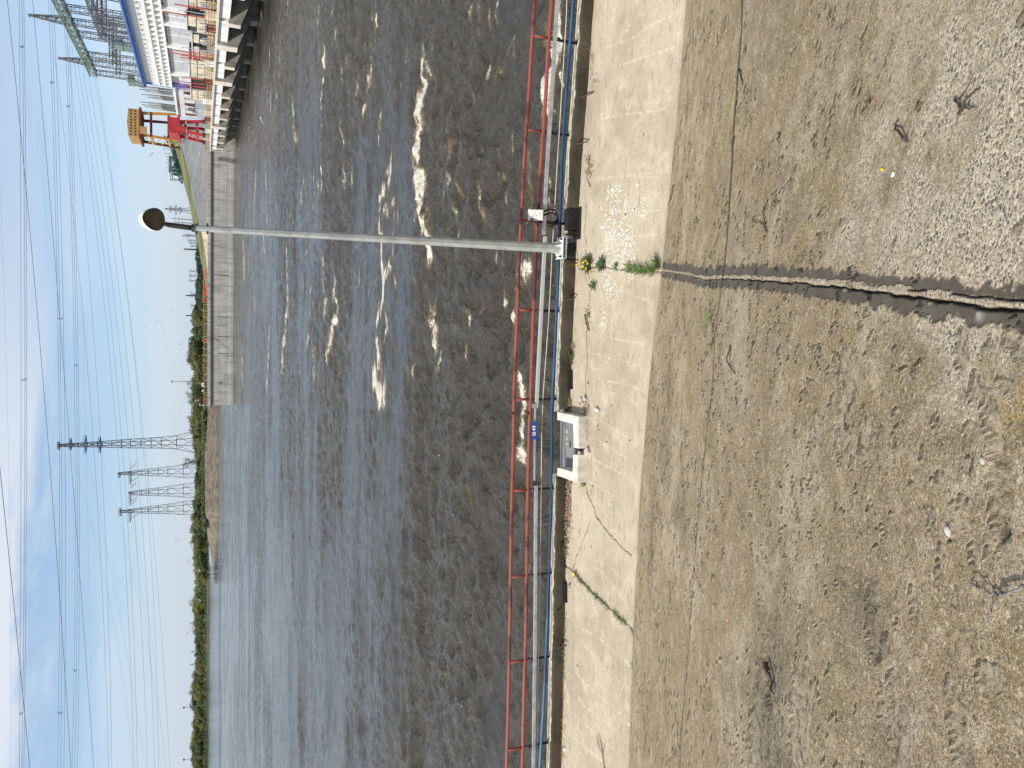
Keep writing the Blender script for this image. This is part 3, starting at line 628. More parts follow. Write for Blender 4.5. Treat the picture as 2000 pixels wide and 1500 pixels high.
# extra sleeves where the rail was welded
for px, py in [(1031, 808), (1001, 808)]:
    P = on_rail(px, py); z = P[2]; MB().tube([(P[0]-.02, P[1], z), (P[0]+.02, P[1], z)], .039, 12).build('weld_collar', M['rust_red'], rail, True)
# cable duct clamped under the middle rail
def duct(px_l, px_r, y_l, y_r, w, h, off, mat, label, cat, name, grp=None):
    a = on_rail(px_l, y_l, off); b = on_rail(px_r, y_r, off); X = along(min(a[0], b[0]), max(a[0], b[0]), .3); m = MB(); vs = []
    for x in X:
        t = (x-a[0])/(b[0]-a[0]); z = a[2]+(b[2]-a[2])*t; y = float(foot_y(x))+off
        vs += [(x, y-w/2, z-h/2), (x, y-w/2, z+h/2), (x, y+w/2, z+h/2), (x, y+w/2, z-h/2)]
    n = len(X); m.add(vs, [(i*4+j, i*4+(j+1) % 4, i*4+4+(j+1) % 4, i*4+4+j) for i in range(n-1) for j in range(4)]+[(0, 1, 2, 3), tuple((n-1)*4+j for j in (3, 2, 1, 0))])
    return tag(m.build(name, mat), label, cat, grp)
g = 'cable ducts under the rails'
duct(1096, 1062, -130, 458, .055, .062, .38, M['galv'], 'grey galvanised cable duct under the red rails right of the lamp post', 'cable duct', 'cable_duct', g)
duct(1065, 1048, 462, 792, .055, .06, .38, M['galv_rust'], 'rust streaked grey cable duct between the lamp post and the blue number sign', 'cable duct', 'cable_duct', g)
duct(1047, 1040, 946, 1640, .055, .058, .38, M['galv'], 'grey galvanised cable duct under the red rails left of the pit frame', 'cable duct', 'cable_duct', g)
duct(1060, 1049, 526, 750, .04, .05, .46, M['rust_red'], 'short dark rust red square pipe lying behind the cable duct', 'pipe', 'rust_pipe')
duct(1045, 1043.5, 796, 944, .035, .03, .38, M['galv'], 'thin grey flat strip holding the blue number sign over the pit', 'strip', 'flat_strip')
for (py, lab) in ((793, 'bent grey end clamp right of the blue number sign'), (944, 'dark bent end clamp left of the blue number sign')):
    P = on_rail(1046, py, .38); m = MB(); m.box(P+[0, 0, .02], (.09, .07, .09)); m.box(P+[0, -.04, -.05], (.05, .02, .10), [(1, 0, 0), (0, .8, .6), (0, -.6, .8)])
    tag(m.build('duct_clamp', M['galv'] if py == 793 else M['dark_steel']), lab, 'clamp', 'duct end clamps')
def cable(pxs, off, r, mat, label, cat, name, grp=None, n=6):
    pts = [on_rail(px, py, off) for px, py in pxs]; return tag(MB().tube(pts, r, n).build(name, mat, None, True), label, cat, grp)
cable([(1110, -100), (1106, 40), (1096, 200), (1088, 330), (1078, 500), (1072, 620), (1061, 770), (1058, 850), (1057, 960), (1055, 1100), (1052, 1250), (1050, 1400), (1047, 1600)], .40, .011, M['cable_white'], 'thin pale cable strung under the grey duct along the railing', 'cable', 'thin_cable')
cable([(1127, -120), (1120, 0), (1108, 150), (1097, 330), (1092, 480), (1089, 570), (1082, 720), (1078, 800), (1077, 900), (1077, 980), (1073, 1100), (1068, 1240), (1062, 1370), (1054, 1500), (1049, 1600)], .30, .028, M['blue_pipe'], 'bright blue water pipe running low behind the kerb', 'pipe', 'blue_pipe', None, 10)
# blue number sign
P0, P1 = on_rail(1045, 858, .33), on_rail(1045, 824, .33)
ex = (P1-P0); wS = np.linalg.norm(ex); ex /= wS; nY = np.array([0, -1., 0]); nY = nY-ex*(nY@ex); tilt = .25
ez = np.array([0, 0, 1.]); nrm = np.cross(ex, ez); nrm /= np.linalg.norm(nrm)
up = ez*math.cos(tilt)-nrm*math.sin(tilt); fn = np.cross(ex, up)
cS = (on_rail(1043, 841, .33)); hS = .118
sg = thing('number_sign', 'small blue number sign with white figures hung under the red middle rail', 'sign', cS)
MB().box(cS, (wS+.01, .006, hS), [ex, fn, up]).build('plate', M['sign_blue'], sg)
def text_mesh(body, size, origin, ex, up, fn, mat, name, parent, depth=.003):
    cu = bpy.data.curves.new('t', 'FONT'); cu.body = body; cu.size = size; cu.align_x = 'CENTER'; cu.align_y = 'CENTER'; cu.extrude = depth; cu.offset = size*.02
    ob = bpy.data.objects.new('t', cu); COL.objects.link(ob); dg = bpy.context.evaluated_depsgraph_get(); dg.update()
    me = bpy.data.meshes.new_from_object(ob.evaluated_get(dg)); bpy.data.objects.remove(ob); bpy.data.curves.remove(cu)
    off = np.zeros(3); q = parent
    while q is not None: off = off+np.array(q.location); q = q.parent
    for v in me.vertices:
        c = v.co; v.co = Vector(origin+ex*c.x+up*c.y+fn*c.z-off)
    me.materials.clear(); me.materials.append(mat); o = bpy.data.objects.new(name, me); COL.objects.link(o); o.parent = parent; return o
sideF = fn if fn @ (CAM-cS) > 0 else -fn
text_mesh('Щ 4/3', .080, cS+sideF*.006, ex, up, sideF, M['white'], 'lettering', sg)

# junction box on the railing with cable loops
A = on_rail(1032, 429.5, .36); B = on_rail(1060, 411, .36)
bc = (A+B)/2; jb = thing('junction_box', 'white metal junction box with dark stickers hung on the red rails', 'junction box', bc)
w_, h_ = abs(B[0]-A[0]), abs(A[2]-B[2]); tl = .32
ex = np.array([1, -.08, 0.]); ex /= np.linalg.norm(ex); ez = np.array([0, 0, 1.]); f0 = np.cross(ex, ez)
if f0[1] > 0: f0 = -f0
fb = f0*math.cos(tl)+ez*math.sin(tl); ub = ez*math.cos(tl)-f0*math.sin(tl)
MB().box(bc, (w_, .12, h_), [ex, fb, ub]).build('box_body', M['box_white'], jb, bevel=.008)
MB().box(bc+fb*.068, (w_*.93, .014, h_*.92), [ex, fb, ub]).build('door', M['box_white'], jb, bevel=.004)
for a, b, w2, h2, rt in [(-.02, -.02, .022, .026, .5), (.0, .02, .012, .02, .6), (-.035, .055, .012, .018, .5), (-.02, .045, .008, .02, .4), (.02, -.075, .026, .022, .6)]:
    c_, s_ = math.cos(rt), math.sin(rt); st = MB(); st.box(bc+fb*.0765+ex*(a)+ub*(b), (w2, .003, h2), [ex*c_+ub*s_, fb, -ex*s_+ub*c_]); st.build('sticker', M['gull_grey'], jb)
MB().box(bc+fb*.06-ex*(w_*.46)+ub*h_*.25, (.03, .05, .05), [ex, fb, ub]).build('latch', M['black'], jb)
for k, (dx, lab) in enumerate(((0, 'thick black cable looping from the white junction box down to the ledge, outer loop'), (.05, 'thick black cable looping from the white junction box down to the ledge, inner loop'))):
    pts = [bc+ub*(-h_/2)+ex*(.06-dx)+[0, 0, 0], on_rail(1066, 411+k*8, .34), on_rail(1075, 409+k*7, .34), on_rail(1084, 412+k*6, .33), on_rail(1089, 424, .33), on_rail(1088, 433-k*3, .33), on_rail(1079, 441-k*6, .33), on_rail(1072, 440-k*8, .36)]
    pts = [np.array(p) for p in pts]
    sm = []
    for i in range(len(pts)-1):
        p0, p1, p2, p3 = pts[max(i-1, 0)], pts[i], pts[i+1], pts[min(i+2, len(pts)-1)]
        for t in np.linspace(0, 1, 6, endpoint=False): sm.append(.5*((2*p1)+(-p0+p2)*t+(2*p0-5*p1+4*p2-p3)*t*t+(-p0+3*p1-3*p2+p3)*t**3))
    tag(MB().tube(sm, .017, 8).build('black_cable', M['black'], None, True), lab, 'cable', 'black cable loops')

# ================================================================== lamp post
LB = on_rail(1119, 486, -.02); LB = np.array([LB[0], float(foot_y(LB[0]))+.03, .36])
LT = at(378, 445.5, LB[1]+.02)
lp = thing('lamp_post', 'tall grey octagonal lamp post bolted at the kerb, with a hooded white head', 'lamp post', (LB[0], LB[1], 0))
ax = (LT-LB); Lh = np.linalg.norm(ax); ax /= Lh
pole_r = lambda t: .092*(1-t)+.050*t
MB().tube([LB, LB+ax*.6, LB+ax*Lh*.5, LT], [.096, .092, .072, .050], 8).build('pole', M['pole'], lp)
bp = MB(); bx = np.array([1, -.07, 0]); bx /= np.linalg.norm(bx); by = np.array([.07, 1, 0]); by /= np.linalg.norm(by); ez = np.array([0, 0, 1.])
bp.box(LB+[0, 0, -.01], (.40, .30, .022), [bx, by, ez]); base = bp.build('base_plate', M['white_plastic'], lp, bevel=.004)
bp2 = MB(); bp2.box(LB+[0, 0, -.085], (.40, .30, .022), [bx, by, ez]); bp2.build('lower_plate', M['galv'], lp, bevel=.004)
for i in (-1, 1):
    for j in (-1, 1):
        q = LB+bx*.165*i+by*.115*j; m = MB(); m.tube([q+[0, 0, -.30], q+[0, 0, .07]], .012, 8); m.tube([q+[0, 0, .0], q+[0, 0, .025]], .024, 6); m.tube([q+[0, 0, -.05], q+[0, 0, -.025]], .024, 6); m.build('bolt', M['dark_steel'], lp)
for a in range(4):
    an = a*math.pi/2+.4; d = bx*math.cos(an)+by*math.sin(an); m = MB(); m.prism([LB+d*.085, LB+d*.17, LB+d*.085+ez*.14], [0, 0, 0], np.cross(d, ez)*.008); m.build('gusset', M['white_plastic'], lp)
col = MB(); col.tube([LT-ax*.02, LT+ax*.03], .062, 12); col.build('collar', M['dark_steel'], lp)
for k, px in enumerate((384, 405)):
    q = at(px, 446.5, LB[1]); m = MB()
    for sg_ in (-1, 1): m = MB(); m.bar(q+bx*sg_*.04, q+bx*sg_*.085, .016, 6); m.build('set_screw', M['dark_steel'], lp)
HC = at(301, 428, LB[1]-.42); HN = at(318, 436.5, LB[1]-.12)
arm = [LT, at(355, 442.5, LB[1]), at(335, 440, LB[1]-.02), at(326, 438.5, LB[1]-.06), HN]
MB().tube(arm, [.044, .043, .042, .038, .034], 10).build('bracket_arm', M['dark_steel'], lp, True)
fx = at(301, 449, LB[1]-.42)-at(301, 405.5, LB[1]-.42); HW = np.linalg.norm(fx)/2; fx /= np.linalg.norm(fx)
vdir = (CAM-HC); vdir /= np.linalg.norm(vdir)
fnm = vdir*.74+np.array([.10, 0, -.80])*.9; fnm /= np.linalg.norm(fnm); fx = fx-fnm*(fx@fnm); fx /= np.linalg.norm(fx); fu = np.cross(fx, fnm); fu = fu if fu[2] > 0 else -fu
HH = .22
def egg(t, s=1.0):
    x, y = math.cos(t), math.sin(t); y2 = y*(1.0 if y > 0 else .95); x2 = x*(1+.0*y)
    return fx*HW*s*(x2*(1-.16*y)+.10*y)+fu*HH*s*y2
NS = 28; shell = MB(); rings = [(1.0, 0.0), (1.04, -.02), (1.01, -.07), (.89, -.135), (.64, -.19), (.3, -.215)]
vs = [HC+egg(2*math.pi*i/NS, sc)+fnm*dz+fu*(-.18*dz*-1.1) for sc, dz in rings for i in range(NS)]
fs = [(r*NS+i, r*NS+(i+1) % NS, (r+1)*NS+(i+1) % NS, (r+1)*NS+i) for r in range(len(rings)-1) for i in range(NS)]+[tuple((len(rings)-1)*NS+i for i in range(NS))]
shell.add(vs, fs); hd = shell.build('lamp_head', M['white_plastic'], lp, True)
und = MB(); rr = [(.985, .004), (.90, -.015), (.5, -.03), (.08, -.032)]
vs = [HC+egg(2*math.pi*i/NS, sc)+fnm*dz for sc, dz in rr for i in range(NS)]
und.add(vs, [(r*NS+i, (r+1)*NS+i, (r+1)*NS+(i+1) % NS, r*NS+(i+1) % NS) for r in range(len(rr)-1) for i in range(NS)]+[tuple((len(rr)-1)*NS+i for i in range(NS))])
und.build('reflector', weathered('reflector_brown', (.075, .065, .05), (.06, .052, .042), 6, .35), hd, True)
nk = MB(); nk.tube([HN, HC-fu*HH*.80+fnm*-.05], [.036, .055], 10); nk.build('neck', M['dark_steel'], hd, True)
# black box and sheet added as the dark shadow patch beside the lamp
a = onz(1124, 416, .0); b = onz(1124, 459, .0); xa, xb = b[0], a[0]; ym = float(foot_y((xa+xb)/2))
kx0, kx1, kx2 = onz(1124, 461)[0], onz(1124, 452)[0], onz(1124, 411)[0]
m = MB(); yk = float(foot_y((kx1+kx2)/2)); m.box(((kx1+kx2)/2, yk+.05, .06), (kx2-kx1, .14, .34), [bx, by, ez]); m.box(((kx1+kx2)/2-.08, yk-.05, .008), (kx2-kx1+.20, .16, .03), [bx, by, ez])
tag(m.build('kerb_shadow_box', M['black'], None, bevel=.006), 'black box added as the shadow patch in the kerb gap right of the lamp base', 'box')
m = MB(); m.box(((kx0+kx1)/2, float(foot_y(kx0))+.06, .05), (kx1-kx0-.01, .16, .34), [bx, by, ez]); tag(m.build('kerb_block', M['kerb'], None, bevel=.02), 'single lit concrete block between the lamp base and the black shadow box', 'block')
m = MB(); m.box((LB[0]-.05, LB[1]+.10, .02), (.36, .22, .26), [bx, by, ez]); tag(m.build('lamp_footing', M['black'], None, bevel=.01), 'black steel footing box in the kerb gap beneath the lamp post plate', 'footing')
for (py0, py1, lab) in ((467, 479, 'short pale wooden peg by the lamp footing, nearer the shadow box'), (490, 499, 'short pale wooden peg by the lamp footing, nearer the dandelions')):
    m = MB(); m.bar(onz(1143, py0, .02), onz(1143, py1, .02), .016, 6); tag(m.build('wood_peg', M['stone']), lab, 'peg', 'pale pegs')

# ================================================================== concrete pit frame and hatch
zt = .19
def P(px, py, z=zt): return onz(px, py, z)
def poly_block(corners, z0, z1):           # corners (x,y) ring
    m = MB(); k = len(corners); vs = [(c[0], c[1], z1) for c in corners]+[(c[0], c[1], z0) for c in corners]
    return m.add(vs, [tuple(range(k)), tuple(range(k, 2*k))[::-1]]+[(i, (i+1) % k, k+(i+1) % k, k+i) for i in range(k)])
pf = thing('pit_frame', 'pale cast concrete three sided frame around the hatch pit beside the walkway', 'pit frame', (P(1128, 860)[0], P(1128, 860)[1], 0))
z0 = -.28
poly_block([P(1129, 813), P(1088, 804), P(1088, 820), P(1119, 828), P(1120, 874), P(1129.5, 876)], z0, zt).build('right_wall', M['new_concrete'], pf, bevel=.012)
poly_block([P(1127, 943), P(1128.5, 888), P(1119, 888), P(1118, 921), P(1088, 913), P(1088, 929)], z0, zt).build('left_wall', M['new_concrete'], pf, bevel=.012)
hc = thing('hatch_plate', 'grey steel hatch plate with faded rusty letters inside the concrete pit frame', 'hatch', P(1108, 870, -.08))
hz = -.05
def H(px, py, z=hz): return onz(px, py, z)
poly_block([H(1121, 824), H(1104.5, 820), H(1104.5, 926), H(1121, 926)], hz-.06, hz).build('front_leaf', M['plate'], hc, bevel=.006)
poly_block([H(1102.8, 820, hz-.01), H(1094, 818, hz-.01), H(1094, 926, hz-.01), H(1102.8, 926, hz-.01)], hz-.07, hz-.012).build('rear_leaf', M['plate'], hc, bevel=.006)
m = MB(); a, b = H(1113.5, 861, hz+.008), H(1113.5, 874, hz+.008); m.bar(a, b, .012, 6); m.build('handle', M['black'], hc)
for ch, px, py in (('К', 1106.5, 843), ('И', 1106.5, 856), ('А', 1107, 867)):
    c_ = H(px, py, hz+.004); text_mesh(ch, .105, c_, np.array([-1, .05, 0]), np.array([-.05, -1.6, 0]), np.array([0, 0, 1.]), M['text_rust'], 'lettering', hc, .0015)
m = MB(); c_ = (H(1091, 860, -.5)); m.box((c_[0], float(foot_y(c_[0]))+.22, -.30), (.62, .10, .42)); tag(m.build('pit_guide_beam', M['black']), 'black steel guide beam at the water side of the hatch pit', 'beam')
blk = MB(); c_ = onz(1147, 882, .03); blk.box(c_, (.11, .16, .07), [(.9, .43, 0), (-.43, .9, 0), (0, 0, 1)]); tag(blk.build('brick_piece', M['stone'], None, bevel=.01), 'broken pale brick piece lying at the gap in the pit frame', 'brick')
blk = MB(); c_ = onz(1134, 879, .02); blk.box(c_, (.05, .18, .06)); tag(blk.build('rusty_block', M['rebar'], None, bevel=.006), 'small rusty iron block in the gap of the pit frame', 'block')
blk = MB()
for k in range(7):
    c_ = onz(rnd.uniform(1131, 1143), rnd.uniform(777, 806), .02); blk = MB(); s_ = rnd.uniform(.05, .11); an = rnd.uniform(0, 3)
    blk.box(c_, (s_, s_*.7, s_*.55), [(math.cos(an), math.sin(an), 0), (-math.sin(an), math.cos(an), 0), (0, 0, 1)])
    tag(blk.build('stone', M['stone'], None, bevel=.012), 'small loose stone lying in the shade right of the pit frame', 'stone', 'stones right of the pit frame')
# dark openings at the kerb foot
def scupper(px, py0, py1, lab):
    a = onz(px, py0, .02); b = onz(px, py1, .02); X = along(min(a[0], b[0]), max(a[0], b[0]), .08); m = MB()
    c_ = (a+b)/2; L = abs(a[0]-b[0]); yc = float(foot_y(c_[0]))
    m.box((c_[0], yc-.045, .055), (L, .08, .012)); m.box((c_[0]-L/2, yc-.045, .02), (.02, .08, .08)); m.box((c_[0]+L/2, yc-.045, .02), (.02, .08, .08)); m.box((c_[0], yc-.085, .02), (L, .012, .08))
    o = m.build('drain_frame', M['black']); tag(o, lab, 'drain', 'black drain frames')
scupper(1112, 726, 759, 'black iron drain frame at the kerb foot right of the pit frame')
scupper(1106, 1140, 1176, 'black iron drain frame at the dark kerb left of the pit frame')

# rebar stubs
RB = [((1140, 193), (1158, 181), 'bent rusty bar stub sticking out of the kerb at the far right'), ((1133, 283), (1148, 276), 'dark rusty bar stub pointing from the kerb right of the lamp post'), ((1116, 521), (1128, 513), 'rusty bar stub beside the yellow dandelions'), ((1111, 589), (1125, 580), 'dark bar stub on the kerb left of the dandelions'),
      ((1096, 727), (1115, 712), 'long dark bar stub above the right drain frame'), ((1085, 1067), (1101, 1052), 'pale tipped bent bar on the kerb left of the leaf heap'), ((1099, 1196), (1092, 1187), 'red brown bar stub below the left drain frame'), ((1092, 1267), (1107, 1259), 'hooked black bar on the kerb near the left edge'), ((1154, 594), (1147, 648), 'straight dark bar lying on the cracked walkway edge')]
for a, b, lab in RB:
    if '594' in str(a): A, B = onz(1142, 614, .02), onz(1150, 646, .02); pts = [A, (A+B)/2+[0, 0, .012], B]
    else:
        A = onz(*a, .12); A[1] = float(foot_y(A[0]))+.02; B = onz(*b, .05); pts = [A, A+[.03, -.08, .05], (A+B)/2+[0, -.02, .06], B]
    tag(MB().tube(pts, .0125, 7).build('rebar_stub', M['rebar'], None, True), lab, 'bar', 'rusty bar stubs')

# ================================================================== plants, twigs and litter on the concrete
def leaf_strip(m, base, direc, length, width, arch, mi=0, tooth=0, n=5):
    d = np.array(direc, float); d /= np.linalg.norm(d); sd = np.cross(d, [0, 0, 1.]); sd /= np.linalg.norm(sd)+1e-9
    vs = []
    for i in range(n+1):
        t = i/n; p = np.array(base)+d*length*t+np.array([0, 0, arch*length*math.sin(math.pi*min(1, t*.85))])
        w = width*math.sin(math.pi*(.08+.88*t))*(1+tooth*(1 if i % 2 else -1))
        vs += [p-sd*w/2, p+sd*w/2]
    m.add(vs, [(2*i, 2*i+1, 2*i+3, 2*i+2) for i in range(n)], mi)
def rosette(px, py, r, n, label, cat='plant', mat='weed', flowers=(), name='weed', group=None, surf=onz, toothy=.45):
    B = surf(px, py); t = thing(name, label, cat, B, group); m = MB()
    for i in range(n):
        a = rnd.uniform(0, 6.28); rr = r*rnd.uniform(.5, 1.05); off = np.array([math.cos(a), math.sin(a), 0])*r*rnd.uniform(0, .45)
        leaf_strip(m, B+off, [math.cos(a), math.sin(a), rnd.uniform(.1, .9)], rr, rr*rnd.uniform(.22, .34), rnd.uniform(.1, .35), 0, toothy)
    m.build('leaves', M[mat], t)
    for (fx_, fy_) in flowers:
        fb_ = surf(fx_+3, fy_); Pf = fb_+np.array([0, 0, rnd.uniform(.06, .10)]); m = MB(); m.tube([fb_, Pf], .004, 5, 0)
        st_ = m.build('flower_stalk', M['weed'], t); f = MB()
        for k in range(14):
            a = k*6.283/14; leaf_strip(f, Pf, [math.cos(a), math.sin(a), .35], .028, .013, .2)
        for k in range(9):
            a = k*6.283/9+.2; leaf_strip(f, Pf+[0, 0, .006], [math.cos(a), math.sin(a), .9], .018, .010, .2)
        f.build('flower_head', M['flower'], st_)
    return t
rosette(1152, 516, .17, 60, 'bushy dandelion clump with yellow flowers at the foot of the lamp post', flowers=[(1137, 511), (1145, 513), (1154, 515), (1139, 517), (1145, 522), (1151, 525), (1158, 531), (1131, 519), (1149, 510)], name='dandelion')
rosette(1178, 518, .15, 42, 'round green weed clump without flowers, second from the kerb in the slab joint')
rosette(1205, 522, .09, 20, 'small green weed in the slab joint between the round clump and the grass')
rosette(1161, 558, .11, 26, 'small green weed left of the dandelion clump on the walkway')
rosette(1118, 697, .13, 30, 'sprawling green weed at the kerb foot right of the drain frame', toothy=.2)
rosette(1150, 616, .08, 18, 'tiny weed growing in the walkway crack by the dark bar', mat='grass')
rosette(1143, 856, .07, 16, 'small weed at the foot of the pit frame near wall', mat='grass')
rosette(1141, 944, .09, 20, 'small weed at the left corner of the pit frame', mat='grass')
rosette(1143, 806, .10, 18, 'grassy weed at the right corner of the pit frame', mat='grass', toothy=.1)
rosette(1096, 1100, .07, 14, 'tiny weed high on the dark kerb above the grassy crack')
rosette(1112, 1142, .06, 12, 'tiny weed at the walkway edge beside the grassy crack')
rosette(1091, 1437, .09, 18, 'green weed on the dark kerb near the left end', mat='grass')
rosette(1091, 1478, .08, 16, 'green weed at the kerb foot at the extreme left', mat='grass')
rosette(1096, 1392, .06, 12, 'small weed at the kerb foot, third from the left end', mat='grass')
rosette(1241, 1302, .09, 26, 'bright green weed in the slope joint at the left', mat='grass', toothy=.1)
def grass_line(pxs, n, h, label, name='grass_tuft', surf=onz, spread=.03, mat='grass', cat='grass tuft', lean=.5):
    t0 = surf(*pxs[0]); m = MB()
    for i in range(n):
        k = rnd.random()*(len(pxs)-1); j = int(k); f = k-j
        px = pxs[j][0]*(1-f)+pxs[j+1][0]*f; py = pxs[j][1]*(1-f)+pxs[j+1][1]*f
        b = surf(px, py)+np.array([rnd.gauss(0, spread), rnd.gauss(0, spread), -.005]); a = rnd.uniform(0, 6.28); hh = h*rnd.uniform(.5, 1.2)
        leaf_strip(m, b, [math.cos(a)*lean, math.sin(a)*lean, 1], hh, .008, .0, 0, 0, 3)
    o = m.build(name, M[mat]); return tag(o, label, cat)
grass_line([(1228, 522), (1245, 525), (1262, 528), (1280, 530)], 420, .14, 'dense green grass growing along the slab joint below the dandelions', lean=.9)
grass_line([(1284, 506), (1287, 515), (1289, 524)], 130, .16, 'tall grass blades at the crease end of the slab joint', lean=.5)
grass_line([(1120, 1117), (1140, 1138), (1165, 1165), (1190, 1187)], 300, .07, 'low green weeds filling the long diagonal walkway crack', name='crack_weeds', cat='weeds', mat='weed', lean=1.2)
grass_line([(1198, 1194), (1210, 1206), (1222, 1217)], 170, .07, 'brighter grass at the lower end of the diagonal crack', lean=1.2)
grass_line([(1388, 622), (1391, 630)], 26, .11, 'sparse grass tuft in the cross joint of the slope', surf=onslope, spread=.02, lean=.9)
grass_line([(1392, 670), (1392.3, 671.5)], 18, .08, 'thin grass wisps in the cross joint left of the sparse tuft', surf=onslope, spread=.006, lean=.9)
B = onz(1122, 1122.5, .05); m = MB()
for k in range(10): leaf_strip(m, B, [math.cos(k*.63), math.sin(k*.63), .4], .05, .022, .2)
tag(m.build('yellow_flower', M['flower']), 'single yellow flower in the diagonal walkway crack', 'flower')
def twig(branches, r, label, surf=onslope, mat='twig', lift=.012, name='twig', cat='twig'):
    m = MB()
    for pts, f in branches:
        P_ = [surf(*p)+np.array([0, 0, lift*(1+.8*math.sin(i*2.1))]) for i, p in enumerate(pts)]; out = []
        for a, b in zip(P_[:-1], P_[1:]):
            for t in (0, .33, .66): out.append(a+(b-a)*t+np.array([rnd.gauss(0, r*.8), rnd.gauss(0, r*.8), rnd.uniform(0, r)]))
        out.append(P_[-1]); n = len(out); m.tube(out, [r*f*(1-.75*i/n) for i in range(n)], 5)
    return tag(m.build(name, M[mat], None, True), label, cat)
twig([([(1498, 457), (1497, 430), (1494, 403)], 1), ([(1497, 441), (1482, 432), (1469, 428)], .7), ([(1495, 403), (1500, 410)], .5)], .008, 'forked brown twig on the slope right of the stained joint')
twig([([(1772, 277), (1763, 262), (1752, 245), (1758, 238)], 1)], .009, 'crooked dark twig among the exposed pebbles')
twig([([(1874, 230), (1882, 216), (1905, 178), (1914, 172)], .9), ([(1882, 216), (1872, 200), (1868, 190)], 1), ([(1884, 216), (1898, 212), (1906, 206)], .7), ([(1879, 195), (1890, 185), (1903, 142)], .5)], .007, 'thin many branched twig on the pebbled slab at the far right')
twig([([(1444, 137), (1450, 146), (1452, 156), (1452, 166)], 1)], .012, 'short black curved twig in the cross joint at the right')
twig([([(1525, 261), (1523, 272), (1522, 283)], 1)], .009, 'little pale tipped stick right of the forked twig')
twig([([(1751, 467), (1746, 487), (1735, 507), (1720, 530), (1706, 552)], 1)], .006, 'long thin grey stalk lying across the dark stained joint', mat='stick')
twig([([(1429, 673), (1424, 700), (1427, 716), (1438, 731)], 1), ([(1427, 710), (1434, 722), (1437, 730)], .8)], .008, 'hooked thin twig below the cross joint left of the crack')
twig([([(2012, 1146), (1975, 1156), (1955, 1160), (1938, 1156), (1922, 1146), (1905, 1126)], 1), ([(1967, 1158), (1950, 1182), (1934, 1205), (1929, 1232)], .7), ([(1925, 1147), (1912, 1140), (1896, 1138)], .5), ([(1968, 1156), (1962, 1146)], .5)], .007, 'large bare forked branch entering at the bottom edge of the slope', mat='stick', lift=.02, name='branch', cat='branch')
twig([([(1497, 1286), (1503, 1308), (1508, 1330), (1513, 1355)], 1.0)], .020, 'thick dark piece of bark on the rough patch at the left', lift=.004)
twig([([(1667, 788), (1659, 808), (1651, 832), (1652, 840)], 1)], .006, 'thin bent twig by the broken patch of the slope')
twig([([(1184, 1512), (1180, 1478), (1176, 1455), (1171, 1432)], 1), ([(1180, 1478), (1170, 1448), (1166, 1436)], .6), ([(1179, 1470), (1186, 1448)], .5)], .010, 'dry forked weed stalk on the walkway at the left edge', surf=onz)
twig([([(1317, 362), (1313, 385), (1306, 400), (1300, 407)], 1)], .010, 'dark bent twig on the slope crease below the droppings')
twig([([(1381, 600), (1380, 620)], 1)], .004, 'tiny straw by the sparse grass tuft', mat='stick')
twig([([(1154, 366), (1149, 352), (1146, 340)], 1), ([(1150, 345), (1142, 330)], .6)], .008, 'dry brown stalk among dead leaves at the kerb right of the lamp post', surf=onz)
def pebble(px, py, r, mat, label, name='pebble', cat='pebble', surf=onslope, el=1.5):
    c_ = surf(px, py)+np.array([0, 0, r*.3]); m = MB(); vs = []; n = 8; k = 5; a0 = rnd.uniform(0, 3)
    for i in range(k+1):
        th = math.pi*i/k
        for j in range(n):
            ph = 2*math.pi*j/n; q = r*(1+.18*rnd.uniform(-1, 1)); x, y, z = math.sin(th)*math.cos(ph)*el*q, math.sin(th)*math.sin(ph)*q, math.cos(th)*q*.6
            vs.append(c_+[x*math.cos(a0)-y*math.sin(a0), x*math.sin(a0)+y*math.cos(a0), z])
    m.add(vs, [(i*n+j, (i+1)*n+j, (i+1)*n+(j+1) % n, i*n+(j+1) % n) for i in range(k) for j in range(n)])
    return tag(m.build(name, M[mat], None, True), label, cat)
pebble(1853, 1037, .015, 'stone', 'pale loose pebble in the lower middle of the slope')
pebble(1723, 331, .009, 'plastic_yellow', 'yellow scrap lying among the pebbles of the slope', 'litter_scrap', 'litter')
pebble(1745, 341, .010, 'white_plastic', 'white chip lying beside the yellow scrap', 'litter_scrap', 'litter')
pebble(1421, 1209, .013, 'plastic_orange', 'orange scrap lying on the left part of the slope', 'litter_scrap', 'litter')
pebble(1229, 1414, .02, 'white_plastic', 'white chip on the walkway near the left joint', 'litter_scrap', 'litter', onz)
pebble(1095, 1411, .035, 'white_plastic', 'pale crumpled scrap at the kerb foot near the left end', 'litter_scrap', 'litter', onz, 1.2)
pebble(1104, 1463, .035, 'white_plastic', 'white crumpled scrap on the walkway edge at the far left', 'litter_scrap', 'litter', onz, 1.6)
pebble(1412, 697, .014, 'stone', 'little pale pebble just below the cross joint'); pebble(1920, 900, .012, 'stone', 'grey pebble in the broken hollow')
pebble(1167, 800, .05, 'new_concrete', 'flat pale cement splash right of the pit frame on the walkway', 'cement_splash', 'splash', onz, 1.9)
for i, (px, py) in enumerate([(1168, 832), (1170, 840), (1231, 860), (1194, 792), (1158, 950), (1155, 1069), (1106, 1107), (1131, 1375), (1128, 1300), (1240, 408), (1222, 419), (1258, 262), (1185, 863), (1169, 865), (1149, 748)]):
    pebble(px, py, .016, 'dead_leaf' if i % 2 else 'rebar', 'small dark crumb of dirt lying on the pale walkway', 'dirt_crumb', 'dirt', onz, 1.3)['group'] = 'dirt crumbs on the walkway'
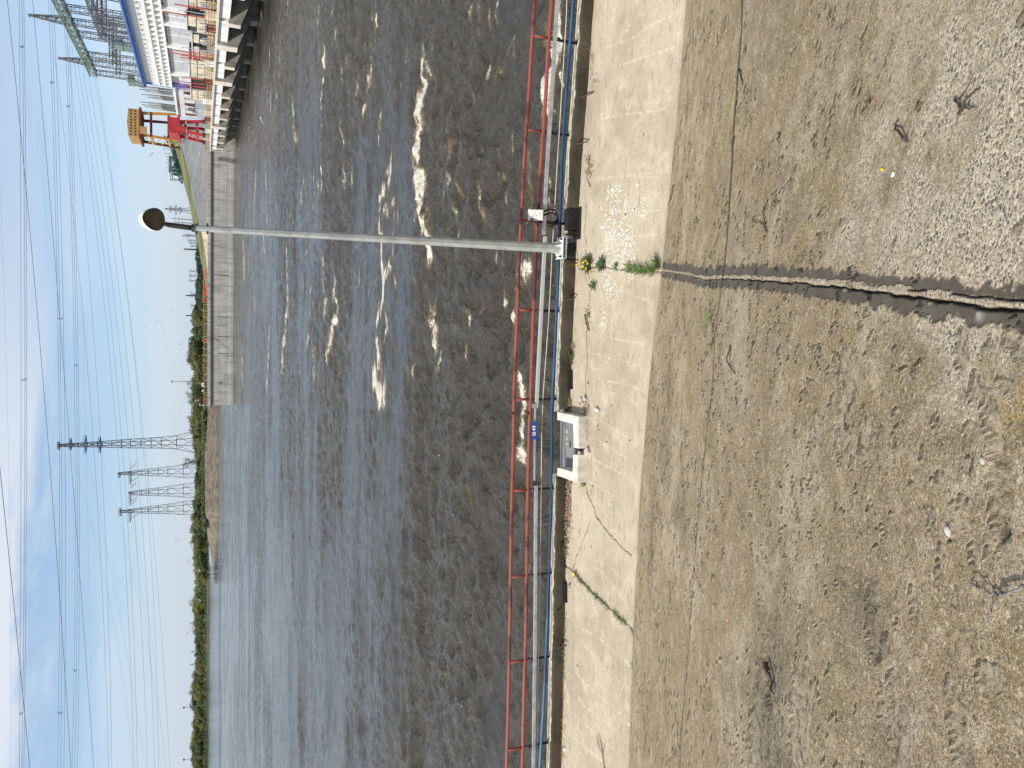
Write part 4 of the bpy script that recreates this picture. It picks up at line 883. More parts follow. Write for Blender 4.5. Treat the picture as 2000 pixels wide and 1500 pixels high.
# dead leaves heaped along the kerb
m = MB()
def litter(px0, px1, py0, py1, n, sz=.05):
    for _ in range(n):
        py = rnd.uniform(py0, py1); px = px0+(px1-px0)*(py-py0)/(py1-py0)+rnd.gauss(0, 3.4); B_ = onz(px, py, rnd.uniform(.005, .035)); a = rnd.uniform(0, 6.28)
        if B_[1] > foot_y(B_[0])-.005: B_[1] = foot_y(B_[0])-rnd.uniform(.005, .05)
        leaf_strip(m, B_, [math.cos(a), math.sin(a), rnd.uniform(-.3, .4)], sz*rnd.uniform(.6, 1.4), sz*.5, rnd.uniform(-.2, .4), 0, 0, 3)
litter(1110, 1107, 938, 1030, 420); litter(1107, 1105, 1025, 1085, 90); litter(1148, 1150, 300, 348, 70); litter(1150, 1160, 80, 170, 60, .035); litter(1142, 1140, 503, 516, 40); litter(1118, 1114, 670, 712, 80, .04); litter(1146, 1148, 600, 640, 40, .035); litter(1144, 1145, 780, 815, 50, .04); litter(1100, 1098, 1200, 1500, 170, .04); litter(1145, 1144, 820, 860, 50, .03); litter(1084, 1088, 778, 800, 60, .05)
tag(m.build('leaf_litter', M['dead_leaf']), 'dry brown dead leaves heaped along the kerb foot', 'leaves', None, 'stuff')

# ================================================================== river
ys = [12.6]
while ys[-1] < 430: ys.append(ys[-1]+.0036*ys[-1]+.0)
ys = np.array(ys); As = np.linspace(-.80, .72, 780)
WY, WA = np.meshgrid(ys, As, indexing='ij'); WX = WA*(WY+5)
rough = fbm(WX*.035+4, WY*.11+2, 5, 301, .55); rough = sstep(.36, .66, rough)
rough = np.clip(rough+sstep(-25, 25, WX-.10*WY)*.28-.22*sstep(-10, -60, WX)-.30*sstep(1, -7, WX)*sstep(34, 18, WY), 0, 1)
def ridge(n): return 1-np.abs(2*n-1)
h = (fbm(WX*.07, WY*.20, 3, 311)-.5)*.75+(ridge(fbm(WX*.22, WY*.55, 4, 317))-.6)*.34*rough+(ridge(fbm(WX*.75, WY*1.0, 4, 323))-.6)*.24*(.22+rough)+(fbm(WX*1.9, WY*2.4, 4, 331)-.5)*.26*(.22+rough)
foam = np.zeros_like(WX)
FOAM = [([(831, 120), (835, 170), (827, 230), (823, 300), (829, 350), (827, 400), (835, 450), (842, 475)], 13, 1.0), ([(815, 270), (814, 320)], 4, .8), ([(842, 130), (858, 150), (850, 175)], 7, .6),
        ([(762, 318), (757, 345), (746, 375), (740, 410), (743, 455), (748, 500), (753, 545), (756, 580), (748, 610), (742, 650), (748, 690), (752, 705)], 6, 1.0), ([(776, 400), (771, 440), (773, 490), (769, 520), (756, 545)], 5, .9), ([(756, 590), (764, 640), (752, 700)], 4, .8), ([(772, 400), (748, 412)], 4, .7),
        ([(737, 742), (745, 755), (760, 770)], 9, 1.0), ([(838, 620), (851, 640), (855, 680), (858, 705)], 11, .8), ([(866, 680), (858, 706)], 4, .8), ([(735, 15), (731, 80), (720, 130), (713, 165), (708, 215)], 5, .8),
        ([(640, 95), (637, 180), (633, 250), (632, 310), (634, 365)], 3.5, .85), ([(655, 20), (660, 75)], 2.5, .8), ([(575, 205), (580, 265)], 3, .8), ([(691, 220), (687, 285)], 3, .8), ([(665, 240), (670, 315)], 2.5, .7), ([(740, 225), (735, 275)], 3.5, .8),
        ([(885, 300), (886, 345)], 13, .55), ([(905, 350), (908, 400), (900, 440), (912, 460)], 8, .6), ([(945, 360), (950, 415), (965, 420)], 6, .6), ([(1003, 255), (990, 320), (984, 400)], 6, .6), ([(995, 70), (978, 120), (960, 150)], 6, .55), ([(935, 15), (940, 60)], 8, .4),
        ([(1042, 520), (1012, 545), (1006, 575), (1008, 600)], 12, .95), ([(1014, 745), (1018, 800), (1021, 850), (1025, 890)], 13, 1.0), ([(1012, 640), (1000, 700), (985, 770)], 7, .4), ([(1092, -40), (1088, 60), (1084, 110), (1078, 165), (1078, 200)], 22, 1.2), ([(1102, 150), (1104, 180)], 9, .9), ([(1040, 300), (1035, 430)], 9, .5), ([(1062, 20), (1050, 80)], 8, .5),
        ([(655, 570), (660, 610), (650, 660), (641, 698)], 4, .9), ([(643, 590), (638, 620)], 3, .7), ([(560, 480), (562, 580), (557, 660), (553, 740)], 2.5, .8), ([(528, 640), (523, 750)], 2.5, .8), ([(606, 600), (602, 690)], 2.5, .7), ([(598, 470), (593, 560)], 2.5, .7), ([(615, 680), (613, 735)], 5, .6), ([(500, 340), (496, 470)], 3, .7), ([(520, 320), (524, 440)], 3, .7), ([(495, 540), (497, 640)], 2, .6), ([(625, 350), (623, 410)], 3, .6), ([(551, 90), (546, 160)], 4, .5),
        ([(935, 850), (930, 930), (935, 1000)], 7, .42), ([(938, 1195), (932, 1230)], 6, .5), ([(760, 1010), (752, 1160)], 3, .42), ([(742, 880), (749, 930)], 4, .45), ([(925, 1360), (930, 1440)], 6, .35), ([(886, 1400), (884, 1450)], 5, .35), ([(1022, 1340), (1010, 1370)], 6, .45), ([(1010, 960), (1020, 1060)], 7, .4), ([(1030, 1060), (1020, 1200)], 6, .35), ([(1064, 560), (1070, 640)], 6, .5), ([(1070, 330), (1078, 420)], 7, .6), ([(640, 1390), (632, 1450)], 2.5, .4), ([(708, 880), (700, 1000)], 3, .35), ([(596, 840), (584, 960)], 2.5, .35), ([(480, 560), (478, 700)], 1.5, .5), ([(463, 560), (462, 700)], 1.2, .5)]
fr = random.Random(77)
for _ in range(150):
    px = fr.uniform(470, 1000); py = fr.uniform(-10, 760)*(1 if px > 620 else .95); L_ = fr.uniform(12, 55)*(.6 if px > 800 else 1); sl_ = fr.uniform(-.12, .12)
    FOAM.append(([(px, py), (px+sl_*L_*.5+fr.uniform(-1.5, 1.5), py+L_*.5), (px+sl_*L_, py+L_)], fr.uniform(1.2, 2.6)*(1+(px-470)/420), fr.uniform(.35, .75)))
for i, (pts, w, a) in enumerate(FOAM):
    W = [onz(px, py, WZ) for px, py in pts]; mid = W[len(W)//2]; px, py = pts[len(pts)//2]
    wy = w*.35*abs(onz(px-.5, py, WZ)[1]-onz(px+.5, py, WZ)[1]); kx = .42
    pl = wiggle([(p[0]*kx, p[1]) for p in W], 5, wy*.4, 400+i)
    x0, x1 = min(p[0] for p in pl)/kx-6*wy-2, max(p[0] for p in pl)/kx+6*wy+2; y0, y1 = min(p[1] for p in pl)-5*wy, max(p[1] for p in pl)+5*wy
    sel = (WX > x0) & (WX < x1) & (WY > y0) & (WY < y1)
    if not sel.any(): continue
    d = polydist(WX[sel]*kx, WY[sel], pl); g_ = np.exp(-(d/wy)**2); br = sstep(.30, .55, fbm(WX[sel]*1.1, WY[sel]*2.2, 4, 430+i % 90))
    foam[sel] = np.maximum(foam[sel], .92*a*g_*(.25+.75*br)); foam[sel] = np.maximum(foam[sel], .26*a*np.exp(-(d/(wy*2.6))**2)*br); h[sel] += (.16*a*min(1, wy))*np.exp(-(d/(wy*1.4))**2); rough[sel] = np.maximum(rough[sel], np.clip(.9*np.exp(-(d/(wy*3))**2), 0, 1))
sh = onz(1085, 60, WZ); nearshore = sstep(1.6, .2, WY-foot_y(WX))*sstep(2, 7, WX); foam = np.maximum(foam, nearshore*.9)
fade = sstep(430, 330, WY)
h *= .85*fade*np.clip(1.15-.5*sstep(20, 120, WY), .3, 2)*(1-.35*sstep(-12, -70, WX))
tag(grid_object('river_water', WX, WY, WZ+h, M['water'], dict(foam=foam, rough=rough)), kind='structure')
m = MB(); yr = [(5, -.45), (ys[-1]-6, -.45), (ys[-1]-.5, -.012), (6000, -.012)]
for (ya, za), (yb, zb_) in zip(yr[:-1], yr[1:]): m.quad((-4000, ya, WZ+za), (4000, ya, WZ+za), (4000, yb, WZ+zb_), (-4000, yb, WZ+zb_))
tag(m.build('lake_water', M['far_water']), kind='structure')

# ================================================================== far banks
def sheet(name, rows, mat, attrs=False):   # rows: list of equally long point lists
    A_ = np.array(rows); o = grid_object(name, A_[..., 0], A_[..., 1], A_[..., 2], mat, dict(pu=np.cumsum(np.concatenate([np.zeros((A_.shape[0], 1)), np.linalg.norm(np.diff(A_, axis=1), axis=2)], 1), 1), pv=np.cumsum(np.concatenate([np.zeros((1, A_.shape[1])), np.linalg.norm(np.diff(A_, axis=0), axis=2)], 0), 0)) if attrs else None, False)
    return tag(o, kind='structure')
bank_px = [(403.5, 1640), (404, 1500), (405, 1350), (406.5, 1200), (407.5, 1140), (408, 1050), (408.5, 900)]
W0 = [onz(px, py, WZ) for px, py in bank_px]
sheet('far_shore', [[p+[0, 0, -.6] for p in W0], [p+[0, 6, .35] for p in W0], [p+[0, 40, 1.2] for p in W0], [p+[p[0]*.8, 900, 4] for p in W0]], M['far_ground'])
spit = [(424.5, 640), (424.5, 800), (425, 900), (425.2, 1000), (423, 1050), (420.5, 1080), (418.2, 1110)]
top_px = [400, 400, 400, 400.5, 405, 411.5, 417.8]
SB = [onz(px, py, WZ) for px, py in spit]; ST = []
for (px, py), tp, b in zip(spit, top_px, SB):
    ST.append(at(tp, py, b[1]+24*(425-tp)/25+.5))
SB[0] = onz(424.5, 790, WZ)+np.array([140, -6, 0]); ST[0] = np.array([SB[0][0], SB[0][1]+24, ST[1][2]])
ROWS = []
for k in range(9):
    t = k/8; ROWS.append([a*(1-t)+b*t+np.array([0, 0, -.5 if k == 0 else .5*(rnd.random()-.5)]) for a, b in zip(SB, ST)])
sheet('stone_revetment', ROWS, M['riprap'])
sheet('spit_ground', [ST, [p+np.array([20, 200, .5]) for p in ST], [p+np.array([200, 900, 1]) for p in ST]], M['far_ground'])
# ================================================================== divider wall across the tailrace
WL, WR = onz(455, 791, WZ), onz(457.2, 296, WZ)
we = WR-WL; wlen = np.linalg.norm(we[:2]); we = we/wlen; we[2] = 0; wnn = np.array([we[1], -we[0], 0])        # towards the camera
ztop = at(405.5, 600, (WL+we*wlen*.4)[1])[2]
dw = thing('divider_wall', 'long pale grey concrete divider wall standing in the river with an overhanging coping', 'wall', WL+we*wlen/2)
def WP(s, d, z): return WL+we*s+wnn*d+np.array([0, 0, z-WL[2]])
m = MB(); m.prism([WP(0, 0, WZ-1.5), WP(0, 0, ztop-1.35), WP(0, -5, ztop-1.35), WP(0, -5, WZ-1.5)], [0, 0, 0], we*(wlen+20)); m.build('wall_body', M['wall'], dw)
m = MB(); m.prism([WP(-.6, .0, ztop-1.3), WP(-.6, .46, ztop-.75), WP(-.6, .46, ztop), WP(-.6, -5.5, ztop), WP(-.6, -5.5, ztop-1.3)], [0, 0, 0], we*(wlen+20.6)); m.build('coping', M['wall'], dw)
m = MB(); m.prism([WP(0, .12, WZ-1.5), WP(0, .12, WZ+.9), WP(0, .02, WZ+1.0), WP(0, .02, WZ-1.5)], [0, 0, 0], we*wlen); m.build('plinth', M['wall'], dw)
m = MB()
for py, x0, x1 in [(537, 410, 455), (618, 424, 452), (657, 424, 455), (690, 426, 448)]:
    a = at(x0, py, WL[1]-1); t = ((a-WL)@we); za = at(x0, py, WP(t, .03, 0)[1])[2]; zb = at(x1, py, WP(t, .03, 0)[1])[2]; m = MB(); m.bar(WP(t, .03, za), WP(t, .03, zb), .05, 5); m.build('wall_pipe', M['black'], dw)
dr = thing('wall_railing', 'orange post railing along the top of the divider wall', 'railing', WP(wlen/2, -1, ztop))
np_ = 40
for i in range(np_+1):
    s_ = wlen*i/np_; m = MB(); m.bar(WP(s_, -.3, ztop), WP(s_, -.3, ztop+1.15), .085, 4); m.build('post', M['orange_rail'] if i < 26 else M['yellow_rail'], dr)
for z in (.35, .7, 1.08): m = MB(); m.bar(WP(0, -.3, ztop+z), WP(wlen, -.3, ztop+z), .03, 4); m.build('rail', M['orange_rail'], dr)
for py in (532, 541, 558, 565, 571, 575, 586, 664):
    a = at(403, py, WL[1]); s_ = (a-WL)@we; m = MB()
    for k in range(10):
        q = k*6.283/10; q2 = (k+1)*6.283/10; m.bar(WP(s_+.5*math.cos(q), -.15, ztop+.65+.5*math.sin(q)), WP(s_+.5*math.cos(q2), -.15, ztop+.65+.5*math.sin(q2)), .11, 5)
    tag(m.build('lifebuoy', M['marker_red']), 'orange lifebuoy hung alone on the wall railing' if py == 664 else 'small red orange lifebuoy hung in the cluster on the middle of the wall railing', 'lifebuoy', None if py == 664 else 'lifebuoys on the wall railing')
s_ = (at(440, 322, WL[1])-WL)@we; z0_, z1_ = at(424, 322, WP(s_, .5, 0)[1])[2], WZ; m = MB()
for k in range(12):
    z = z0_+(z1_-z0_)*k/11; m.bar(WP(s_-.42, .2, z-.14), WP(s_+.42, .32, z+.14), .042, 5)
m.bar(WP(s_-.3, .22, z0_), WP(s_-.3, .22, z1_), .018, 4); m.bar(WP(s_+.3, .22, z0_), WP(s_+.3, .22, z1_), .018, 4)
tag(m.build('rope_ladder', M['black']), 'black rope ladder hanging down the right end of the divider wall', 'ladder')
s_ = (at(400, 785, WL[1])-WL)@we; ht = thing('small_hut', 'little rust brown hut at the left tip of the divider wall', 'hut', WP(s_, -2, ztop)); m = MB(); m.box(WP(s_, -2, ztop+.9), (2.0, 1.8, 1.8), [we, wnn, (0, 0, 1)]); m.build('cabin', M['hut'], ht)
m = MB(); m.prism([WP(s_-1.3, -3, ztop+1.8), WP(s_, -3, ztop+2.5), WP(s_+1.3, -3, ztop+1.8)], [0, 0, 0], wnn*2.2); m.build('roof', M['dark_steel'], ht)
s_ = (at(398, 746, WL[1])-WL)@we; mt = thing('light_mast', 'thin dark light mast at the left end of the divider wall', 'mast', WP(s_, -2, ztop)); zt_ = at(336, 746, WP(s_, -2, 0)[1])[2]
m = MB(); m.bar(WP(s_, -2, ztop), WP(s_, -2, zt_), .09, 6, .06); m.build('pole', M['dark_steel'], mt); m = MB(); m.box(WP(s_, -1.8, zt_), (.8, .5, .25), [we, wnn, (0, 0, 1)]); m.build('lamp', M['far_steel'], mt)
for k, (px, py) in enumerate([(398, 749), (399, 763), (397, 753)]):
    s_ = (at(px, py, WL[1])-WL)@we; m = MB(); m.box(WP(s_, -.3, ztop+1.3), (.5, .3, .5), [we, wnn, (0, 0, 1)]); tag(m.build('white_box', M['white']), 'small white box on the wall railing beside the light mast', 'box', 'white boxes by the mast')
# ================================================================== paved bank and grass crest behind the wall
pav = [(236, 356), (283, 352), (300, 358), (330, 366), (355, 372), (390, 379), (420, 386), (445, 393), (470, 398), (520, 405), (570, 407.5)]
crest = [(236, 328), (283, 337), (300, 343), (330, 351), (355, 358), (390, 368), (420, 374), (445, 378), (470, 384), (520, 395), (570, 403)]
def Yw(py): return WL[1]+(WR[1]-WL[1])*(791-py)/495
bot = [at(409.5, py, Yw(py)+6) for py, _ in pav]; mid = [at(px, py, Yw(py)+6+(409-px)*.75) for py, px in pav]; top = [at(px, py, Yw(py)+14+(409-px)*1.0) for py, px in crest]
def sub(a, b, n): return [[p*(1-k/n)+q_*k/n for p, q_ in zip(a, b)] for k in range(n+1)]
sheet('paved_embankment', sub([p-np.array([0, 0, 2]) for p in bot], mid, 6), M['paved'], True)
sheet('grass_embankment', [[p+np.array([0, .3, .05]) for p in mid]]+sub(mid, top, 4)[1:]+[[p+np.array([60, 300, 2]) for p in top]], M['grass_bank'])
sheet('pale_path', [[at(407.6, py, Yw(py)+5.5) for py in (448, 480, 520, 560)], [at(x, py, Yw(py)+7.5) for x, py in ((393, 448), (398.5, 480), (404.2, 520), (406.8, 560))]], M['sand_path'])
m = MB()
for i in range(90):
    py = 268+80*rnd.random()**1.0; px = np.interp(py, [268, 283, 300, 330, 345], [334, 338, 344, 352, 356]); c_ = at(px-rnd.uniform(0, 5), py, Yw(py)+12+(409-px)*1.0)
    for k in range(10):
        a = np.array([rnd.gauss(0, .9), rnd.gauss(0, .6), rnd.gauss(0, .6)]); d1 = np.array([rnd.gauss(0, 1), rnd.gauss(0, 1), rnd.gauss(0, 1)])*.45; d2 = np.array([rnd.gauss(0, 1), rnd.gauss(0, 1), rnd.gauss(0, 1)])*.45; m.add([c_+a, c_+a+d1, c_+a+d2], [(0, 1, 2)])
tag(m.build('hedge', M['green_net']), 'dark green clipped hedge along the crest of the grey paved embankment', 'hedge')
def block(name, label, cat, px0, px1, py0, py1, Y, depth, mat, roof=None, wins=0, group=None):
    a, b = at(px1, py1, Y), at(px0, py0, Y); t = thing(name, label, cat, ((a[0]+b[0])/2, Y, a[2]), group); m = MB(); m.box(((a[0]+b[0])/2, Y+depth/2, (a[2]+b[2])/2-3), (abs(b[0]-a[0]), depth, b[2]-a[2]+6)); m.build('walls', mat, t)
    m = MB(); m.box(((a[0]+b[0])/2, Y+depth/2, b[2]+.2), (abs(b[0]-a[0])+.8, depth+.8, .5)); m.build('roof', roof or M['pale_grey'], t)
    for i in range(wins):
        x = a[0]+(b[0]-a[0])*(i+.5)/wins; f = MB(); f.box((x, Y-.06, a[2]+(b[2]-a[2])*.55), (abs(b[0]-a[0])/wins*.5, .12, (b[2]-a[2])*.34)); f.build('window', M['window'], t)
    return t
tb = block('blue_building', 'blue grey office building behind the hedge on the embankment crest', 'building', 330, 352, 304, 338, 345, 14, M['bldg_blue'], None, 5)
a, b = at(342, 324, 344.8), at(336, 314, 344.8); m = MB(); m.box((a+b)/2, (abs(b[0]-a[0]), .5, b[2]-a[2])); m.build('white_panel', M['bldg_white'], tb)
block('pale_building', 'pale white fronted building at the left of the blue grey office building', 'building', 335, 352, 338.5, 344.5, 346, 4, M['bldg_white'], None, 3)
block('grey_building', 'low grey building between the cranes and the blue grey office building', 'building', 338, 350, 284, 302, 350, 14, M['panel_grey'], None, 3)
for i, (px0, py) in enumerate([(318, 290), (321, 299), (323, 306), (325, 311), (322, 317), (326, 327)]):
    c_ = at(px0, py, 350); m = MB(); m.bar((c_[0], 350, 8), c_, .14, 4); tag(m.build('roof_mast', M['far_steel']), 'thin grey mast rising behind the embankment buildings', 'mast', 'masts behind the embankment')

# ================================================================== dam and powerhouse
DA = onz(459, 293, WZ); DB = onz(526, 0, WZ); de = (DB-DA); de[2] = 0; de /= np.linalg.norm(de); dn = np.array([-de[1], de[0], 0]); dn = dn if dn[0] < 0 else -dn
def D(s, n, z): return np.array([DA[0]+de[0]*s+dn[0]*n, DA[1]+de[1]*s+dn[1]*n, z])
dax = [de, dn, np.array([0, 0, 1.])]
def ond(px, py, n=0):
    P0 = DA+dn*n; r = ray(px, py); t = ((P0-CAM)@dn)/(r@dn); P_ = CAM+r*t; return float((P_-P0)@de), float(P_[2])
SN = [2.5+8.6*k+.145*k*k for k in range(15)]
dam = thing('dam', 'long dam apron with white girder, sloping concrete brackets and dark draft tube bays', 'dam', D(50, 0, 0))
ZD = 4.55
m = MB(); m.box(D(62, -7, ZD-.09), (132, 14.7, .24), dax); m.build('deck', M['new_concrete'], dam)
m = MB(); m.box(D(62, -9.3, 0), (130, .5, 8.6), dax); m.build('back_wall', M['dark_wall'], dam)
m = MB(); m.prism([D(-3.2, .35, WZ-1), D(-3.2, .35, 4.40), D(-3.2, -9, 4.40), D(-3.2, -9, WZ-1)], [0, 0, 0], de*1.0); m.build('end_wall', M['pier'], dam)
for k, s_ in enumerate(SN):
    th = 2.3 if k in (3, 7, 9) else 1.35
    if k+1 < len(SN):
        a, b = s_+th/2+.03, SN[k+1]-(2.3 if k+1 in (3, 7, 9) else 1.35)/2-.03
        m = MB(); m.box(D((a+b)/2, -.3, 3.63), (b-a, .6, 1.56), dax); m.build('girder', M['dam_white'], dam, bevel=.05)
    m = MB(); nz = 1.35; zt2 = 4.40 if k in (3, 7, 9) else 3.0; m.prism([D(s_-th/2, .55, zt2), D(s_-th/2, .55, nz), D(s_-th/2, -4.6, -.7), D(s_-th/2, -9, -.7), D(s_-th/2, -9, zt2)], [0, 0, 0], de*th); br_o = m.build('bracket', M['bracket'], dam); m = MB(); m.box(D(s_, .60, (nz+zt2)/2), (th+.02, .12, zt2-nz), dax); m.build('lit_nose', M['lit_nose'], br_o)  # separate front cap added to carry the painted sunlit tone
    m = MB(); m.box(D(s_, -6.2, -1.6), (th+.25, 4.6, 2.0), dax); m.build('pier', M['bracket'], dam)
m = MB(); m.box(D(-.6, -.3, 3.63), (3.6, .6, 1.56), dax); m.build('girder', M['dam_white'], dam, bevel=.05)
rl = thing('deck_railing', 'ochre and black railing along the edge of the dam deck', 'railing', D(60, .2, ZD))
for z in (.45, .8, 1.15): m = MB(); m.bar(D(-4, .25, ZD+z), D(128, .25, ZD+z), .035, 4); m.build('rail', M['dark_steel'], rl)
for i in range(66):
    m = MB(); m.bar(D(-4+2*i, .25, ZD), D(-4+2*i, .25, ZD+1.2), .06, 4); m.build('post', M['yellow_rail'], rl)
rl2 = thing('inner_railing', 'second ochre railing farther back on the dam deck', 'railing', D(60, -2.2, ZD)); m = MB()
for z in (.5, 1.0): m = MB(); m.bar(D(2, -2.2, ZD+z), D(128, -2.2, ZD+z), .06, 4); m.build('rail', M['yellow_rail'], rl2)
for i in range(32): m = MB(); m.bar(D(2+4*i, -2.2, ZD), D(2+4*i, -2.2, ZD+1.05), .06, 4); m.build('post', M['yellow_rail'], rl2)
# cream cabinets on the deck
CB = [(367, 0, 18), (366, 33, 64), (376, 69, 85), (377, 93, 115), (371, 119, 153), (374, 178, 197), (366, -34, -14)]
words = ['cream panelled cabinet on the dam deck, nearest at the right edge of the photo', 'large cream cabinet on the dam deck, second from the right edge, below a pilaster', 'low cream cabinet on the deck between the large second one and the next', 'low cream cabinet on the deck in front of the red busbars, middle one', 'large cream cabinet on the deck in front of the end of the grey panels', 'narrow cream cabinet on the deck left of the blue framed end', 'cream cabinet on the dam deck beyond the right edge']
for (px, y0, y1), w_ in zip(CB, words):
    s1 = ond(400, y0, -3)[0]; s0 = ond(400, y1, -3)[0]; zt_ = ond(px, (y0+y1)/2, -3)[1]; hgt = zt_-ZD-.03
    t = thing('deck_cabinet', w_, 'cabinet', D((s0+s1)/2, -4, ZD), 'cream cabinets on the dam deck')
    m = MB(); m.box(D((s0+s1)/2, -4.5, ZD+.03+hgt/2), (s1-s0, 3.0, hgt), dax); m.build('body', M['maroon'] if False else M['dark_steel'], t)
    npn = max(2, int((s1-s0)/2.2))
    for i in range(npn):
        for j in range(3):
            if rnd.random() < .07: continue
            m = MB(); m.box(D(s0+(s1-s0)*(i+.5)/npn, -2.93, ZD+.1+hgt*(j+.5)/3), ((s1-s0)/npn-.16, .12, hgt/3-.14), dax); m.build('panel', M['cream'], t)
    m = MB(); m.box(D((s0+s1)/2, -4.5, zt_+.12), (s1-s0+.5, 3.6, .22), dax); m.build('lid', M['pale_grey'], t)
    for i in range(5): m = MB(); m.bar(D(s0+(s1-s0)*(i+.3)/5, -2.7, ZD+.1), D(s0+(s1-s0)*(i+.3)/5, -2.7, ZD+hgt*rnd.uniform(.4, .8)), .09, 5); m.build('pipe', M['galv'], t)
# powerhouse
FN = -10
s_end = ond(300, 160, FN)[0]; z_c1 = ond(236, 0, FN)[1]; z_c0 = ond(246, 0, FN)[1]; z_b0 = ond(263, 0, FN)[1]; z_h0 = ond(312, 0, FN)[1]
ph = thing('powerhouse', 'white powerhouse with blue cornice, honeycomb sun screen and tall grey panels on the dam', 'powerhouse', D(s_end+30, FN, ZD))
L = 132-s_end; sc = s_end+L/2
m = MB(); m.box(D(sc, FN-8, (ZD+z_b0)/2), (L, 15, z_b0-ZD), dax); m.build('wall', M['pale_grey'], ph)
m = MB(); m.box(D(sc, FN-7.4, (z_b0+z_c0)/2), (L+.4, 15.4, z_c0-z_b0), dax); m.build('white_band', M['white'], ph)
m = MB(); m.box(D(sc, FN-7, (z_c0+z_c1)/2), (L+1.2, 16.6, (z_c1-z_c0)), dax); m.box(D(sc, FN-7, z_c1-.25), (L+1.6, 17.2, .3), dax); m.build('cornice', M['blue_paint'], ph)
m = MB(); m.box(D(s_end-.3, FN-.2, (ZD+z_c0)/2+2), (1.0, 1.4, z_c0-ZD-4), dax); m.build('end_frame', M['blue_paint'], ph)
rows_z = np.linspace(z_h0, z_b0, 4); m = MB()
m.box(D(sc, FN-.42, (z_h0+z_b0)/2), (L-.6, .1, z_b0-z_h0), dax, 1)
for z in rows_z[:-1]: m.box(D(sc, FN+.15, z), (L, 1.1, .34), dax)
k = int(L/2.9)
for i in range(k+1):
    s_ = s_end+.2+(L-.4)*i/k; m.box(D(s_, FN+.1, (z_h0+z_b0)/2), (.34, 1.0, z_b0-z_h0), dax)
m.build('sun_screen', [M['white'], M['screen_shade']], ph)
edges = [ond(345, py, FN)[0] for py in (142, 88, 45, 18)]+[ond(345, 18, FN)[0]+16, ond(345, 18, FN)[0]+32]
for a, b in zip(edges[:-1], edges[1:]):
    m = MB(); m.box(D((a+b)/2, FN-.3, (ZD+z_h0)/2-.2), (b-a-.9, .5, z_h0-ZD-.6), dax); p = m.build('grey_panel', M['panel_grey'], ph)
    m = MB(); m.box(D(a+(b-a)*.45, FN-.02, (ZD+z_h0)/2-.2), (.22, .12, z_h0-ZD-.8), dax); m.build('panel_seam', M['white'], p)
    m = MB(); m.box(D(a, FN+.15, (ZD+z_h0)/2), (.9, 1.0, z_h0-ZD), dax); m.build('pilaster', M['white'], ph)
hl = ond(342, 175, FN+1); s_lo = ond(390, 232, FN+1)[0]
lb = thing('switch_hall', 'low pale lilac switch hall between the powerhouse and the red crane', 'building', D((s_lo+s_end)/2, FN, ZD))
m = MB(); m.box(D((s_lo+s_end)/2-.6, FN-4, (ZD+hl[1])/2), (s_end-s_lo-2.4, 9.6, hl[1]-ZD), dax); m.build('wall', M['pale_grey'], lb)
m = MB(); m.box(D((s_lo+s_end)/2-.6, FN-4, hl[1]+.15), (s_end-s_lo-1.6, 10.6, .4), dax); m.build('roof', M['white'], lb)
for i in range(5):
    m = MB(); s_ = s_lo+3+(s_end-s_lo-6)*i/4; m.box(D(s_, FN+.86, ZD+(hl[1]-ZD)*.5), (2.2, .1, (hl[1]-ZD)*.55), dax); m.build('door_panel', M['galv'] if i % 2 else M['maroon'], lb)
# transformers, bushings and busbars on the deck
for i, (py, px) in enumerate([(168, 320), (182, 332), (205, 340), (215, 352)]):
    s_, z = ond(px, py, -6); t = thing('transformer', 'grey tank transformer with cooling fins on the deck behind the cabinets, beside the switch hall', 'transformer', D(s_, -6.5, ZD), 'transformers on the deck')
    m = MB(); m.box(D(s_, -6.5, ZD+1.8), (3.4, 2.2, 3.4), dax); m.build('tank', M['galv'], t)
    for j in range(6):
        m = MB(); m.box(D(s_-1.5+.6*j, -5.2, ZD+1.7), (.2, .5, 2.6), dax); m.build('fin', M['panel_grey'], t)
    for j in range(3):
        m = MB(); m.tube([D(s_-1+j, -6.5, ZD+3.5), D(s_-1+j, -6.5, ZD+5.2)], [.22, .1], 7); m.build('bushing', M['dark_steel'], t)
    m = MB(); m.tube([D(s_-1.2, -7, ZD+4.1), D(s_+1.2, -7, ZD+4.1)], .45, 10); m.build('oil_drum', M['pale_grey'], t)
for i, (py, x0, x1) in enumerate([(8, 340, 392), (22, 318, 392), (98, 340, 385), (103, 334, 388), (107, 350, 388), (112, 352, 390), (150, 352, 386), (158, 345, 388), (164, 342, 390), (170, 346, 388)]):
    s_, z1_ = ond(x0, py, -2.6); m = MB(); m.bar(D(s_, -2.6, ZD), D(s_, -2.6, z1_), .10, 5); m.bar(D(s_-1.4, -2.6, ZD+(z1_-ZD)*.6), D(s_+1.4, -2.6, ZD+(z1_-ZD)*.6), .06, 4)
    tag(m.build('red_mast', M['busbar_red']), 'thin red mast with a short crossbar on the dam deck', 'mast', 'red masts on the deck')
for i in range(12):
    s_ = 6+9.2*i; m = MB(); m.bar(D(s_, -2.0, ZD), D(s_, -2.0, ZD+5.2), .07, 5); m.bar(D(s_, -2.0, ZD+5.2), D(s_, -.9, ZD+5.5), .05, 4); t = thing('deck_lamp', 'slim grey lamp standard along the dam deck behind the front railing', 'lamp', D(s_, -2, ZD), 'lamp standards on the dam deck'); m.build('pole', M['galv'], t)
    m = MB(); m.box(D(s_, -.7, ZD+5.5), (.3, .7, .14), dax); m.build('lamp', M['pale_grey'], t)
